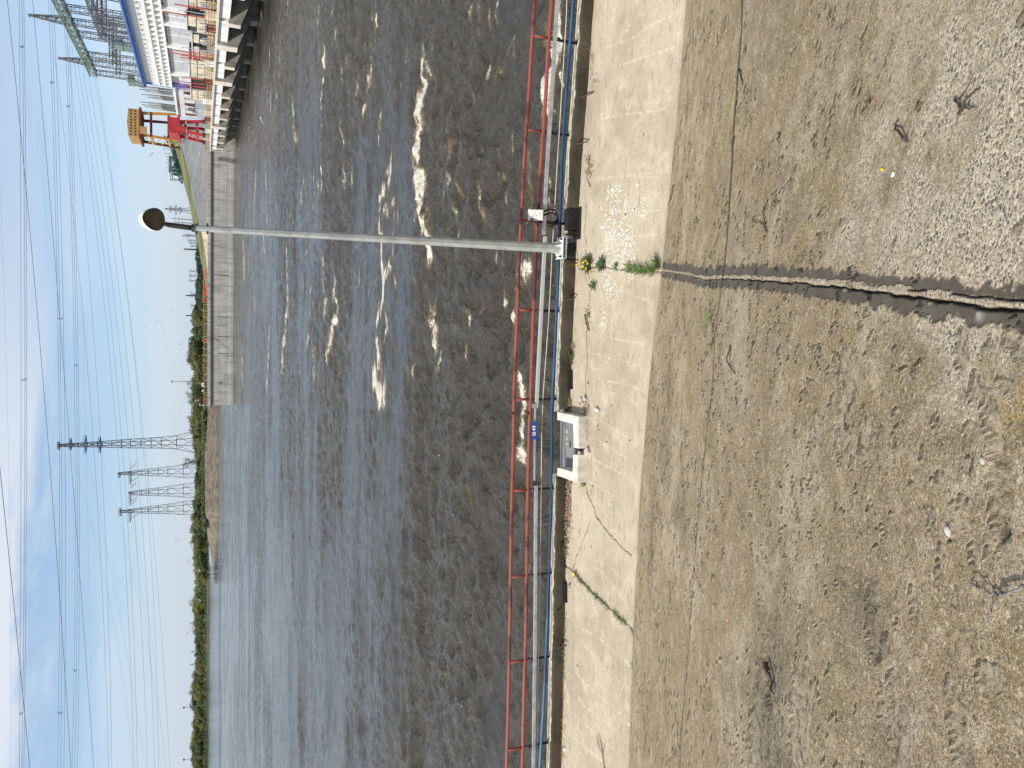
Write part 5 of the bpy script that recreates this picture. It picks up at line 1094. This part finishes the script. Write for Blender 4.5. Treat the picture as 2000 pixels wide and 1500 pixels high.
for i in range(14):
    s_ = 4+8*i+rnd.uniform(-2, 2); w_ = rnd.uniform(.8, 1.8); h_ = rnd.uniform(.9, 2.0); m = MB(); m.box(D(s_, -1.5, ZD+.03+h_/2), (w_, .8, h_), dax); m.box(D(s_, -1.5, ZD+.06+h_), (w_+.12, .92, .06), dax)
    tag(m.build('control_box', M[('cream', 'white', 'galv', 'maroon')[i % 4]], None), ('cream', 'white', 'bare grey', 'dark maroon')[i % 4]+' control box standing behind the front deck railing of the dam', 'control box', ('cream', 'white', 'grey', 'maroon')[i % 4]+' control boxes on the dam deck')
# bushing stacks above the switch hall
for i, (px0, px1, py) in enumerate([(306, 328, 149), (300, 330, 156), (268, 322, 168), (271, 322, 174), (284, 322, 178), (276, 325, 184), (288, 325, 190), (296, 325, 164), (277, 327, 204), (283, 327, 208), (274, 327, 199), (300, 330, 212)]):
    s_, z1_ = ond(px0, py, -12); _, z0_ = ond(px1+14, py, -12); t = thing('bushing_post', 'dark slender bushing post standing above the switch hall roof', 'bushing', D(s_, -12, z0_), 'bushing posts over the switch hall')
    m = MB(); m.bar(D(s_, -12, z0_), D(s_, -12, z0_+(z1_-z0_)*.45), .32, 5); m.build('stand', M['lattice'], t)
    m = MB(); m.tube([D(s_, -12, z0_+(z1_-z0_)*.42), D(s_, -12, z0_+(z1_-z0_)*.8)], [.34, .24], 7); m.build('insulator', M['gull_grey'], t); m = MB(); m.bar(D(s_, -12, z0_+(z1_-z0_)*.8), D(s_, -12, z1_), .09, 4); m.build('rod', M['dark_steel'], t)

# ---------------------------------------------------------------- lattice structures
def lattice(m, a, b, wa, wb, n, ax1, ax2, r, rx=None):
    a = np.array(a, float); b = np.array(b, float); ax1 = np.array(ax1, float); ax2 = np.array(ax2, float); rx = rx or r*.6
    cor = [(-1, -1), (1, -1), (1, 1), (-1, 1)]
    def pt(t, c): w = wa+(wb-wa)*t; return a+(b-a)*t+ax1*c[0]*w/2+ax2*c[1]*w/2
    for c in cor: m.bar(pt(0, c), pt(1, c), r, 4, cap=False)
    for i in range(n):
        t0, t1 = i/n, (i+1)/n
        for k in range(4):
            c, d = cor[k], cor[(k+1) % 4]
            if i % 2: c, d = d, c
            m.bar(pt(t0, c), pt(t1, d), rx, 3, cap=False)
            m.bar(pt(t1, c), pt(t1, d), rx, 3, cap=False)
GN = -16
ga = thing('switchyard_gantry', 'tall grey steel lattice gantry with a green top beam above the powerhouse roof', 'gantry', D(40, GN, z_c1))
GT = [ond(px, py, GN) for px, py in ((121, 14), (132, 41), (146, 65), (169, 106), (176, 122), (184, 141))]
bz = float(np.median([q[1] for q in GT])); zb = z_c1-2
sl = [q[0] for q in GT]; print('gantry', GT, bz, s_end, z_c1)
cols = sl+[sl[0]+16, sl[0]+28, sl[0]+44, sl[0]+60]
for i, s_ in enumerate(cols):
    for nn in ((GN, 1.0), (GN-9, .85)):
        m = MB(); hh = zb+(bz-zb)*nn[1]; lattice(m, D(s_, nn[0], zb), D(s_, nn[0], hh), 1.7, 1.1, 10, de, dn, .10, .045); m.build('column', M['lattice'], ga)
    m = MB(); lattice(m, D(s_, GN, zb+(bz-zb)*.62), D(s_, GN-9, zb+(bz-zb)*.62), 1.0, 1.0, 6, de, (0, 0, 1), .10, .07); m.build('cross_beam', M['lattice'], ga)
m = MB(); lattice(m, D(min(cols)-2, GN, bz+.3), D(max(cols), GN, bz+.3), 1.5, 1.5, 54, dn, (0, 0, 1), .16, .08); m.build('top_beam', M['lattice_green'], ga)
m = MB(); lattice(m, D(min(cols)-1, GN-9, zb+(bz-zb)*.85), D(max(cols), GN-9, zb+(bz-zb)*.85), 1.2, 1.2, 44, dn, (0, 0, 1), .13, .07); m.build('rear_beam', M['lattice'], ga)
for (px, py), i in (((60, 37), 1), ((117, 119), 4)):
    s_ = sl[i]; z = ond(px, py, GN)[1]; m = MB(); lattice(m, D(s_, GN, bz), D(s_, GN, z), 1.5, .2, 9, de, dn, .12, .07); m.bar(D(s_-1.8, GN, z), D(s_, GN, z), .07, 4); m.build('spire', M['lattice'], ga)
for i in (2, 5):
    s_ = sl[i]; z = zb+(bz-zb)*.42; m = MB(); m.box(D(s_-1.5, GN+.5, z), (4.2, 1.8, 1.5), dax); m.build('platform', M['lattice_green'], ga)
    for k in range(4):
        m = MB(); m.tube([D(s_-3.2+k*1.2, GN+1.2, z-.8), D(s_-3.6+k*1.2, GN+1.4, z-3.4)], [.2, .2], 6); m.build('insulator', M['glass_green'], ga)

# ---------------------------------------------------------------- cranes
def gantry_crane(name, label, n0, base_px, box, side_py, ncol, fcol, legc, depth_s, wins):
    (xt, xb, y0, y1) = box               # roof px, cab bottom px, near face right py and left py
    sN, zt_ = ond(xt, y1, n0); _, zb_ = ond(xb, y1, n0); _, z0_ = ond(base_px, y1, n0)
    # width of the near face in metres
    wN = (y1-y0)*axis_depth(D(sN, n0, zt_))/1500
    t = thing(name, label, 'crane', D(sN-depth_s/2, n0-wN/2, z0_)); sC = sN-depth_s/2; nC = n0-wN/2
    rh = (zt_-zb_)*.12
    m = MB(); m.prism([D(sN, n0, zb_), D(sN, n0, zt_-rh), D(sN, nC, zt_), D(sN, n0-wN, zt_-rh), D(sN, n0-wN, zb_)], [0, 0, 0], -de*depth_s); cab = m.build('cab', fcol, t)
    m = MB(); m.box(D(sC, nC, zb_-.3), (depth_s+1.0, wN+1.2, .6), dax); m.build('cab_floor', ncol, t)
    for r in range(wins):
        for k in range(9):
            f = MB(); f.box(D(sN+.04, n0-wN*(k+.6)/9.4, zb_+(zt_-zb_)*(.34+.34*r)), (.1, wN*.045, (zt_-zb_)*.11), dax); f.build('window', M['window'], cab)
    hgt = zb_-z0_
    for ds in (0, 1):
        for dn_ in (0, 1):
            a = D(sN-ds*depth_s+(-.8 if not ds else .8), n0-.9-dn_*(wN-1.8), zb_-.5); b = D(sN-ds*depth_s+(.3 if not ds else -.3), n0-.2-dn_*(wN-.4), z0_)
            m = MB(); m.tube([a, b], [max(.55, wN*.06), max(.4, wN*.04)], 4); lg = m.build('leg', legc if ds == 0 else ncol, t)
            m = MB(); m.box(b+[0, 0, .4], (2.2, .9, .8), dax); m.build('bogie', M['dark_steel'], lg)
    for z in (.30, .72):
        m = MB(); m.box(D(sN-.4, nC, z0_+hgt*z), (.6, wN-1.0, .7), dax); m.build('cross_beam', ncol, t)
        m = MB(); m.box(D(sC, n0-.6, z0_+hgt*z), (depth_s-1, .6, .7), dax); m.build('side_beam', fcol, t)
    m = MB()
    for k in range(6): m.bar(D(sN-1.2-k*.3, n0-.4, z0_+hgt*k/6), D(sN-depth_s+1+k*.3, n0-.4, z0_+hgt*(k+1)/6), .11, 4)
    m.build('stairs', M['yellow_rail'] if 'orange' in label else fcol, t)
    m = MB(); m.box(D(sN+.3, n0-wN*.25, zb_-1.2), (1.6, wN*.26, 1.9), dax); m.build('hoist_house', fcol, t)
    return t
gantry_crane('red_crane', 'bright red gantry crane with a boxy cab on the dam deck', -1.2, 402, (327, 346, 228, 258), 0, M['crane_red'], M['crane_red'], M['crane_red'], 9, 0)
gantry_crane('orange_crane', 'tall orange gantry crane with a tan windowed cab behind the red crane', -9, 352, (248, 271, 212, 265), 0, M['maroon'], M['tan'], M['orange'], 13, 2)

# ================================================================== transmission pylons
def pylon(name, label, cat, py, x_base, x_top, Y, prof, arms, mat, r, panels, grp=None, strings=()):
    b = at(x_base, py, Y); sc_ = axis_depth(b)/1500*1.0
    zt_ = at(x_top, py, Y)[2]; zb_ = b[2]; t = thing(name, label, cat, b, grp); x0 = b[0]
    def zz(px): return at(px, py, Y)[2]
    m = MB(); ex_, ey_ = np.array([math.cos(.5), math.sin(.5), 0]), np.array([-math.sin(.5), math.cos(.5), 0])
    for (pa, ha), (pb, hb) in zip(prof[:-1], prof[1:]):
        n = max(1, int(abs(pa-pb)/max(6, (ha+hb)*1.0))); lattice(m, (x0, Y, zz(pa)), (x0, Y, zz(pb)), 1.5*ha*sc_, 1.5*hb*sc_, n, ex_, ey_, r, r*.62)
    m.build('mast', mat, t)
    for (pa, l, rr_, tip) in arms:
        m = MB(); z = zz(pa)
        for sg_, ln in ((-1, l), (1, rr_)):
            if ln <= 0: continue
            e_ = np.array([x0+sg_*ln*sc_, Y, z+tip*sc_]); m.bar((x0, Y-.5, z), e_, r*1.3, 4); m.bar((x0, Y+.5, z+2.6*sc_), e_, r*.9, 4); m.bar((x0, Y-.5, z-2.6*sc_), e_, r*.9, 4)
            for q in np.linspace(.2, .95, 6): m.bar((x0+sg_*ln*sc_*q, Y, z+2.6*sc_*(1-q)+tip*sc_*q), (x0+sg_*ln*sc_*q, Y, z+3.8*sc_), r*.45, 3)
            m.bar((x0, Y, z+3.8*sc_), (x0+sg_*ln*sc_, Y, z+3.8*sc_), r*.45, 3)
        m.build('cross_arm', mat, t)
    for (pa, py_a, pb, py_b) in strings:
        m = MB(); m.tube([at(pa, py_a, Y), at((pa+pb)/2, (py_a+py_b)/2, Y-1), at(pb, py_b, Y-2)], .36, 6); m.build('insulator_string', M['glass_green'], t)
    return t
pylon('pylon', 'tallest dark lattice pylon with four pairs of short arms on the far bank', 'pylon', 863, 383, 113, 500, [(383, 22), (345, 13), (315, 10.5), (255, 8.5), (200, 5.5), (160, 4), (128, 3), (113, 1.5)], [(116, 8, 7, 0), (139, 9, 13, 0), (168, 17, 18, 0), (196, 16, 15, 0)], M['lattice_dark'], .22, 20, 'pylons on the far bank')
for py, xt, lab, arm in ((919, 232, 'shorter lattice pylon directly left of the tallest one', 1), (957, 252, 'shortest of the lattice pylons, middle of the group of three', 1), (991, 234, 'leftmost lattice pylon in the group of three, standing alone at the wood edge', 1)):
    pylon('pylon', lab, 'pylon', py, 383, xt, 540, [(383, 15), (358, 13), (328, 9.5), (290, 6.5), (262, 4.2), (xt, 2)], ([(xt+2, 9 if py != 957 else 0, 2 if py != 991 else 7, 0)] if py != 957 else [])+[(255, 22, 3, 0)], M['lattice_dark'], .17, 14, 'pylons on the far bank',
          [(253, py-3, 266, py-14), (255, py+22, 268, py+14)])
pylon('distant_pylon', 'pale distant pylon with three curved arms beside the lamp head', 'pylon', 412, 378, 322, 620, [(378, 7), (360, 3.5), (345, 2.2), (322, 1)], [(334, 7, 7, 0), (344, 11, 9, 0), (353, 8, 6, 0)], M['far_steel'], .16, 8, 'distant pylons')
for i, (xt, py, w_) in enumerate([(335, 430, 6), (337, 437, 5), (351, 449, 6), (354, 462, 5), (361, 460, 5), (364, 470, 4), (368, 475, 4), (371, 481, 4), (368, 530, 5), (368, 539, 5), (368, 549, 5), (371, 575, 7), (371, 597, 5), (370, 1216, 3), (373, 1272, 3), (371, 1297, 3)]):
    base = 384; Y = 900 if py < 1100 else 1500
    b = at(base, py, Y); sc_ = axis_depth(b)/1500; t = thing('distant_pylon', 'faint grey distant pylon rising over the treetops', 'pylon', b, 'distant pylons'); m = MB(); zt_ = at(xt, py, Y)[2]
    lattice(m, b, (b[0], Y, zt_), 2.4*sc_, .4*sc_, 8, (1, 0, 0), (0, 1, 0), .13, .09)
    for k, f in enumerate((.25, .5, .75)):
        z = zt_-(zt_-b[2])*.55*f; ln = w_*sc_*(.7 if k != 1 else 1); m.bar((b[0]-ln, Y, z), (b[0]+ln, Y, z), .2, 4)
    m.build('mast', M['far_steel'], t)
for i, (xt, py, hw, lab) in enumerate([(359, 488, 1.3, 'dark slim chimney above the distant hill nearest the lamp post'), (363, 578, 1.2, 'dark slim chimney above the wood, middle of the three'), (363, 617, 1.1, 'dark slim chimney above the wood, leftmost of the three')]):
    Y = 800; b = at(386, py, Y); sc_ = axis_depth(b)/1500; m = MB(); m.tube([b, (b[0], Y, at(xt+2, py, Y)[2]), (b[0], Y, at(xt, py, Y)[2])], [hw*sc_*1.4, hw*sc_, hw*sc_*1.3], 8); tag(m.build('chimney', M['lattice_dark']), lab, 'chimney', 'distant chimneys')
for py, lab in ((1376, 'floodlight mast on the far left shore nearer the spit'), (1477, 'floodlight mast at the extreme left of the far shore')):
    Y = 1240 if py < 1400 else 1310; b = at(400, py, Y); z = at(359, py, Y)[2]; t = thing('floodlight_mast', lab, 'mast', b); m = MB(); m.bar(b, (b[0], Y, z), .5, 5, .35); m.build('pole', M['far_steel'], t); m = MB(); m.box((b[0], Y, z), (2.4, 1, 2.4)); m.build('lamp_cluster', M['lattice_dark'], t)

# ================================================================== overhead cables
def wire_pts(pxs, Ya, Yb, n=26):
    (x0, y0), (x1, y1), (x2, y2) = pxs; out = []
    # quadratic through the three picture points with parameter along py
    for i in range(n+1):
        t = i/n; y = y0+(y2-y0)*t; L0 = (y-y1)*(y-y2)/((y0-y1)*(y0-y2)); L1 = (y-y0)*(y-y2)/((y1-y0)*(y1-y2)); L2 = (y-y0)*(y-y1)/((y2-y0)*(y2-y1))
        x = x0*L0+x1*L1+x2*L2; out.append(at(x, y, 1/((1/Ya)*(1-t)+(1/Yb)*t)))
    return out
def wire(pxs, Ya, Yb, r, label=None, mat='wire', parent=None, group='overhead cables'):
    m = MB().tube(wire_pts(pxs, Ya, Yb), r*.82, 4); o = m.build('overhead_cable' if parent is None else 'conductor', M[mat], parent)
    if parent is None: tag(o, label, 'cable', group)
    return o
SG = 'single dark overhead cable sagging across the sky'
for pxs, Ya, Yb, r, lab in [(((8, -60), (63, 500), (141, 1540)), 110, 120, .042, 'lone thick cable starting highest at the right edge and dropping to the left'), (((-6, 860), (26, 1170), (62, 1540)), 90, 110, .045, 'thick cable crossing only the upper left corner of the sky'), (((62, -20), (105, 480), (186, 1540)), 130, 170, .045, 'lone thick cable passing just above the tip of the tallest pylon')]:
    wire(pxs, Ya, Yb, r, lab)
def bundle(name, label, lines, Ya, Yb, r, spacers):
    p = wire_pts(lines[0], Ya, Yb)[13]; t = thing(name, label, 'cable bundle', p, 'bundled conductors')
    for l in lines: wire(l, Ya, Yb, r, None, 'wire', t)
    for (xa, xb, py) in spacers:
        y0, y2 = lines[0][0][1], lines[0][2][1]; tt = (py-y0)/(y2-y0); Y = 1/((1/Ya)*(1-tt)+(1/Yb)*tt); m = MB(); a, b, c_ = at(xa, py, Y), at(xb, py, Y), at((xa+xb)/2, py+4, Y); m.bar(a, c_, r*1.6, 4); m.bar(b, c_, r*1.6, 4); m.bar(at(xa, py+1, Y), at(xb, py-1, Y), r, 4); m.build('spacer', M['wire'], t)
bundle('cable_bundle', 'highest bundle of three conductors running level across the whole sky', [((37, -40), (41, 640), (37.5, 1540)), ((42, -40), (48.5, 640), (42, 1540)), ((46, -40), (52, 640), (46, 1540))], 140, 150, .036, [(38, 47, 90), (41, 52, 740), (38, 44, 1392)])
bundle('cable_bundle', 'second bundle of three conductors passing the top of the tallest pylon', [((93, -40), (114, 700), (112, 1540)), ((98, -40), (118, 700), (118, 1540)), ((103, -40), (125, 700), (124, 1540))], 150, 170, .036, [(97, 104, 160), (113, 123, 621), (113, 123, 1391)])
bundle('cable_bundle', 'third bundle of three conductors passing below the top arm of the tallest pylon', [((122, -40), (145, 700), (140, 1540)), ((126, -40), (149, 700), (145, 1540)), ((131, -40), (152.5, 700), (150.5, 1540))], 160, 180, .036, [(129, 136, 206), (145, 152, 712), (143, 150, 1308)])
for pxs, Ya, Yb, r in [(((104, 90), (157, 560), (213, 1540)), 240, 200, .040), (((132, 90), (176, 560), (219, 1540)), 240, 200, .040), (((140, 90), (182, 400), (262, 1540)), 240, 210, .040), (((150, 110), (205, 520), (269, 1540)), 240, 210, .040), (((160, 120), (220, 560), (289, 1540)), 240, 220, .040), (((170, 130), (227, 520), (303, 1540)), 240, 220, .040), (((183, 142), (241, 520), (310, 1540)), 245, 230, .038), (((188, 145), (247, 560), (334, 1540)), 245, 230, .038)]:
    wire(pxs, Ya, Yb, r, 'middle dark cable descending from the gantry towards the left far shore', 'wire', None, 'cables from the gantry')
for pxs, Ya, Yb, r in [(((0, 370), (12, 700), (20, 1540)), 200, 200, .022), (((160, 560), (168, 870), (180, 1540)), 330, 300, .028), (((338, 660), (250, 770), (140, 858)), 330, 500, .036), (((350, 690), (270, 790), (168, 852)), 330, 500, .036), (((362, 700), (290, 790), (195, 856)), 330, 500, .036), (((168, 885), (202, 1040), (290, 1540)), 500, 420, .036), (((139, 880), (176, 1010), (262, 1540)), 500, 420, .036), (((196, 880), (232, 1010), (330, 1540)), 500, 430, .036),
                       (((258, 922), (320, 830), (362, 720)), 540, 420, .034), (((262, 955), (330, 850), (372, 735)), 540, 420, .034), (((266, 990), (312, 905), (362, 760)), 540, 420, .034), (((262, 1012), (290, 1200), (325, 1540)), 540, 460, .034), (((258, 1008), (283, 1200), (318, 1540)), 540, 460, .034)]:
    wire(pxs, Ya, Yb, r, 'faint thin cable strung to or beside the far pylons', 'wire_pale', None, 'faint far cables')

# ================================================================== trees
def tree_proto(seed, leaf, dense, bare=False):
    r = random.Random(seed); t = bpy.data.objects.new('tree', None); COL.objects.link(t); c = MB(); k = MB()
    blobs = [(0, 0, .60, .30)]+[(r.uniform(-.28, .28), r.uniform(-.25, .25), r.uniform(.28, .86), r.uniform(.13, .24)) for _ in range(9)]
    if bare: blobs = [(r.uniform(-.3, .3), r.uniform(-.28, .28), r.uniform(.45, .92), r.uniform(.10, .2)) for _ in range(14)]
    for bx_, by_, bz_, br_ in blobs:
        for _ in range(int(dense*br_*br_/.03)):
            v = np.array([r.gauss(0, 1), r.gauss(0, 1), r.gauss(0, 1)]); v /= np.linalg.norm(v); p = np.array([bx_, by_, bz_])+v*br_*r.uniform(.55, 1.08)*np.array([1, 1, .9])
            if p[2] < .06: continue
            s_ = r.uniform(.016, .042)*(1 if not bare else .6); nn_ = v*.8+np.array([r.gauss(0, .55), r.gauss(0, .55), .55+r.gauss(0, .5)]); d1 = np.cross(nn_, [r.gauss(0, 1), r.gauss(0, 1), r.gauss(0, 1)]); d1 *= s_/(np.linalg.norm(d1)+1e-9); d2 = np.cross(d1, nn_); d2 *= s_/(np.linalg.norm(d2)+1e-9)
            c.add([p-d1, p+d2, p+d1, p-d2], [(0, 1, 2, 3)])
    k.tube([(0, 0, -.05), (.01, 0, .3), (0, .01, .62), (0, 0, .9)], [.028, .020, .010, .003], 6)
    for bx_, by_, bz_, br_ in blobs[1:]:
        z0_ = max(.15, bz_-.28); k.tube([(0, 0, z0_), (bx_*.6, by_*.6, (z0_+bz_)/2+.02), (bx_, by_, bz_)], [.011, .007, .002], 4)
        if bare:
            for _ in range(10):
                d = np.array([r.gauss(0, 1), r.gauss(0, 1), r.uniform(.2, 1.4)]); d *= br_*1.1/np.linalg.norm(d); k.tube([(bx_*.8, by_*.8, bz_-.04), np.array([bx_, by_, bz_])+d], [.004, .0012], 3)
    o = c.build('crown', M[leaf], t); k.build('trunk', M['bark'], t); return t
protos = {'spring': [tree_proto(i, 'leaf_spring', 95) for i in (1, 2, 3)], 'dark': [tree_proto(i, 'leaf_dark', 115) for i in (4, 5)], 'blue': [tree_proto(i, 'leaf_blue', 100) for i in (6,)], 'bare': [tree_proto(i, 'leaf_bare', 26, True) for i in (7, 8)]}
used = set()
LBL = {('spring', 'A'): 'pale spring green tree in the wood behind the divider wall and the pylons', ('dark', 'A'): 'dark green tree in the wood behind the divider wall and the pylons', ('bare', 'A'): 'thin almost leafless tree standing above the wood near the pylons', ('blue', 'A'): 'bluish dark tree of the distant hill right of the wood', ('spring', 'B'): 'pale green tree in the dense wood along the far left shore', ('dark', 'B'): 'dark green tree in the dense wood along the far left shore', ('bare', 'B'): 'thin almost leafless tree in the wood along the far left shore'}
def plant(kind, zone, px_top, px_base, py, Y, wf=1.0):
    src = rnd.choice(protos[kind]); b = at(px_base, py, Y); hh = at(px_top, py, Y)[2]-b[2]
    if id(src) not in used: used.add(id(src)); t = src
    else: t = copy_tree(src)
    t.location = b; w_ = hh*wf; t.scale = (w_, w_, hh); t.rotation_euler = (0, 0, rnd.uniform(0, 6.28))
    tag(t, LBL[(kind, zone)], 'tree', {'A': 'trees behind the divider wall', 'B': 'trees along the far left shore'}[zone]+' '+kind)
tA = [(470, 388), (480, 380), (500, 378), (540, 380), (560, 378), (590, 378), (610, 372), (640, 371), (660, 374), (680, 366), (700, 362), (718, 376), (735, 374), (765, 372), (800, 374), (815, 368), (850, 371), (880, 374), (905, 380), (950, 378), (985, 374), (1005, 376), (1020, 368), (1040, 372), (1060, 373), (1085, 373), (1100, 375), (1130, 379)]
tB = [(1110, 380), (1140, 379), (1160, 375), (1180, 372), (1200, 375), (1230, 378), (1260, 379), (1290, 378), (1320, 375), (1345, 371), (1360, 371), (1385, 373), (1410, 374), (1440, 370), (1470, 371), (1500, 374), (1530, 372)]
itp = lambda tab, y: float(np.interp(y, [p[0] for p in tab], [p[1] for p in tab]))
py = 478
while py < 1135:
    top = itp(tA, py); kind = 'blue' if py < 600 else ('dark' if (645 < py < 680 or rnd.random() < .22) else 'spring')
    basepx = 403 if py < 1010 else 403+(py-1010)*.05
    Y = (640 if py < 600 else 540)+rnd.uniform(0, 60)+(80 if py > 1010 else 0)*(py-1010)/100
    plant(kind, 'A', top+rnd.uniform(-1, 2.5), basepx, py, Y, rnd.uniform(.9, 1.35))
    if rnd.random() < .9: plant('dark' if rnd.random() < .4 and kind != 'blue' else kind, 'A', top+rnd.uniform(6, 13), basepx+1, py+rnd.uniform(-4, 4), Y-35, rnd.uniform(1.0, 1.5))
    py += rnd.uniform(6.5, 10)
for py, xt in ((752, 362), (768, 360), (782, 365), (818, 364), (838, 366), (902, 355), (1058, 369), (690, 361)): plant('bare', 'A', xt, 402, py, 560, .75)
py = 1112
while py < 1530:
    top = itp(tB, py); Y = float(np.interp(py, [1112, 1140, 1500], [1120, 1165, 1375]))
    plant('dark' if rnd.random() < .3 else 'spring', 'B', top+rnd.uniform(-1.2, 2), 406.5-(py-1140)*.008, py, Y+rnd.uniform(10, 40), rnd.uniform(.85, 1.3))
    if rnd.random() < .95: plant('dark' if rnd.random() < .5 else 'spring', 'B', top+rnd.uniform(6, 17), 407-(py-1140)*.008, py+rnd.uniform(-3, 3), Y, rnd.uniform(.9, 1.4))
    py += rnd.uniform(5.5, 8.5)
for py, xt in ((1172, 366), (1347, 367)): plant('bare', 'B', xt, 405, py, 1230, .8)
# undergrowth along the bank top
m = MB()
def scrub(py0, py1, pxf, Yf, n, s0, s1):
    for _ in range(n):
        py = rnd.uniform(py0, py1); c_ = at(pxf(py)-abs(rnd.gauss(0, 3.2)), py, Yf(py)+rnd.uniform(-6, 12)); s_ = rnd.uniform(s0, s1)
        d1 = np.array([rnd.gauss(0, 1), rnd.gauss(0, 1), rnd.gauss(0, .7)])*s_; d2 = np.array([rnd.gauss(0, 1), rnd.gauss(0, 1), rnd.gauss(0, .8)])*s_; m.add([c_-d1, c_+d2, c_+d1, c_-d2], [(0, 1, 2, 3)])
scrub(800, 1035, lambda p: 401.5, lambda p: 492, 2600, .4, .9); scrub(1030, 1100, lambda p: 402+(p-1030)*.06, lambda p: 560+(p-1030)*3, 600, .5, 1.0); scrub(1105, 1540, lambda p: 407.2-(p-1140)*.008, lambda p: float(np.interp(p, [1112, 1140, 1500], [1115, 1150, 1360])), 3800, .8, 1.8); scrub(480, 800, lambda p: 405, lambda p: 480, 1600, .5, 1.0)
tag(m.build('undergrowth', M['leaf_dark']), 'dark tangled undergrowth along the foot of the far woods', 'undergrowth', None, 'stuff')

# ================================================================== gulls
def gull_mesh(name, up1, up2, sweep):
    m = MB(); n = 8; prof = [(-.30, .012, 0), (-.22, .035, 0), (-.10, .062, 0), (.03, .070, 0), (.13, .052, .01), (.18, .040, .022), (.22, .036, .028), (.25, .022, .025), (.30, .006, .018)]
    vs = []
    for x, r_, z in prof:
        for j in range(n): a = 2*math.pi*j/n; vs.append((x, r_*math.cos(a), z+r_*.9*math.sin(a)))
    m.add(vs, [(i*n+j, (i+1)*n+j, (i+1)*n+(j+1) % n, i*n+(j+1) % n) for i in range(len(prof)-1) for j in range(n)]+[tuple(range(n))], 0)
    m.add([(-.28, -.02, 0), (-.28, .02, 0), (-.42, .07, .0), (-.44, 0, .0), (-.42, -.07, .0)], [(0, 1, 2, 3, 4)], 0)
    for sg_ in (-1, 1):
        st_ = [(.05, .08, .03, 0), (.20, .085, .03+.13*math.tan(up1), .02*sweep), (.36, .075, .03+.30*math.tan(up1), .03*sweep)]
        z2 = st_[-1][2]; st_ += [(.52, .058, z2+.16*math.tan(up2), -.02*sweep), (.62, .04, z2+.26*math.tan(up2), -.07*sweep), (.70, .008, z2+.34*math.tan(up2), -.14*sweep)]
        for k, (a, b) in enumerate(zip(st_[:-1], st_[1:])):
            v = [(a[3]+a[1], sg_*a[0], a[2]), (b[3]+b[1], sg_*b[0], b[2]), (b[3]-b[1], sg_*b[0], b[2]-.008), (a[3]-a[1], sg_*a[0], a[2]-.008)]
            m.add(v, [(0, 1, 2, 3)], 2 if k >= 4 else 1)
            v2 = [(p[0], p[1], p[2]-.012) for p in v]; m.add(v2, [(3, 2, 1, 0)], 2 if k >= 4 else 0)
    me_o = m.build(name, [M['gull_white'], M['gull_grey'], M['gull_dark']], None, False); return me_o
gm = [gull_mesh('gull', a, b, s_) for a, b, s_ in ((.55, -.25, 1), (.9, .5, 1), (.2, -.5, 1.4), (-.35, -.7, 1), (.35, .1, .6))]
G = [(283, 628, 19, 0, 'gull gliding highest in the flock of four over the divider wall'), (313, 634, 20, 2, 'long winged gull seen from below, lowest left in the flock of four'), (305, 620, 10, 4, 'small foreshortened gull in the middle of the flock of four'), (335, 610, 14, 3, 'dark winged gull diving below the flock of four'), (352, 673, 9, 3, 'small gull over the treetops left of the flock'), (314, 715, 7, 0, 'tiny gull high above the light mast'), (298, 298, 13, 1, 'gull with raised wings left of the orange crane'), (348, 383, 8, 0, 'small gull above the grass crest near the lamp head'), (327, 424, 14, 2, 'gull gliding right beside the lamp arm'),
     (350, 1053, 17, 1, 'dark winged gull flying left of the pylon group'), (368, 1097, 15, 0, 'gull with dark underwings just above the far wood'), (390, 1113, 11, 1, 'white gull in front of the far wood by the spit tip'), (391, 1173, 11, 1, 'white gull before the middle of the far wood'), (378, 1222, 26, 2, 'large gull with long bowed wings before the far left wood'), (371, 1232, 17, 0, 'gull with lifted wings close above the large one'),
     (510, 232, 22, 3, 'big white gull skimming the brown water before the dam'), (665, 655, 13, 1, 'gull with dark head sitting low over the river middle'), (496, 1154, 9, 4, 'gull over the pale water left of the spit'), (420, 1280, 7, 4, 'tiny gull over the far pale water'), (425, 1014, 11, 1, 'white gull low before the brown spit'), (512, 1040, 9, 4, 'gull above the water below the spit'), (515, 945, 10, 1, 'gull above the water below the pylons'), (437, 627, 10, 1, 'white gull before the face of the divider wall'), (418, 649, 9, 3, 'gull in the shadow band of the divider wall')]
G += [(px, py, w_, i % 5, None) for i, (px, py, w_) in enumerate([(389, 299, 11), (379, 298, 7), (363, 278, 6), (385, 456, 10), (384, 471, 9), (391, 502, 11), (383, 531, 11), (386, 535, 12), (391, 544, 7), (396, 637, 8), (393, 634, 7), (398, 660, 5), (366, 749, 9), (382, 782, 7), (387, 782, 8), (390, 790, 11), (397, 792, 9), (393, 700, 5), (524, 1012, 6), (505, 1090, 8), (595, 1200, 6), (598, 1228, 5), (562, 1100, 5), (430, 1020, 5), (32, 772, 5), (110, 960, 6)])]
ug = set()
for px, py, w_, k, lab in G:
    src = gm[k]; o = src
    if k in ug: o = src.copy(); COL.objects.link(o)
    ug.add(k); dep = 1500*1.15/w_; r_ = ray(px, py); o.location = CAM+r_*dep; o.rotation_euler = (rnd.uniform(-.5, .5), rnd.uniform(-.35, .25), rnd.choice((1.57, -1.57, 0, 3.14))+rnd.uniform(-.7, .7) if w_ < 12 else rnd.choice((1.57, -1.57))+rnd.uniform(-.5, .5))
    tag(o, lab or 'tiny white gull wheeling far away near the wall, woods and water', 'gull', 'gulls in flight')
print('objects', len(bpy.data.objects))
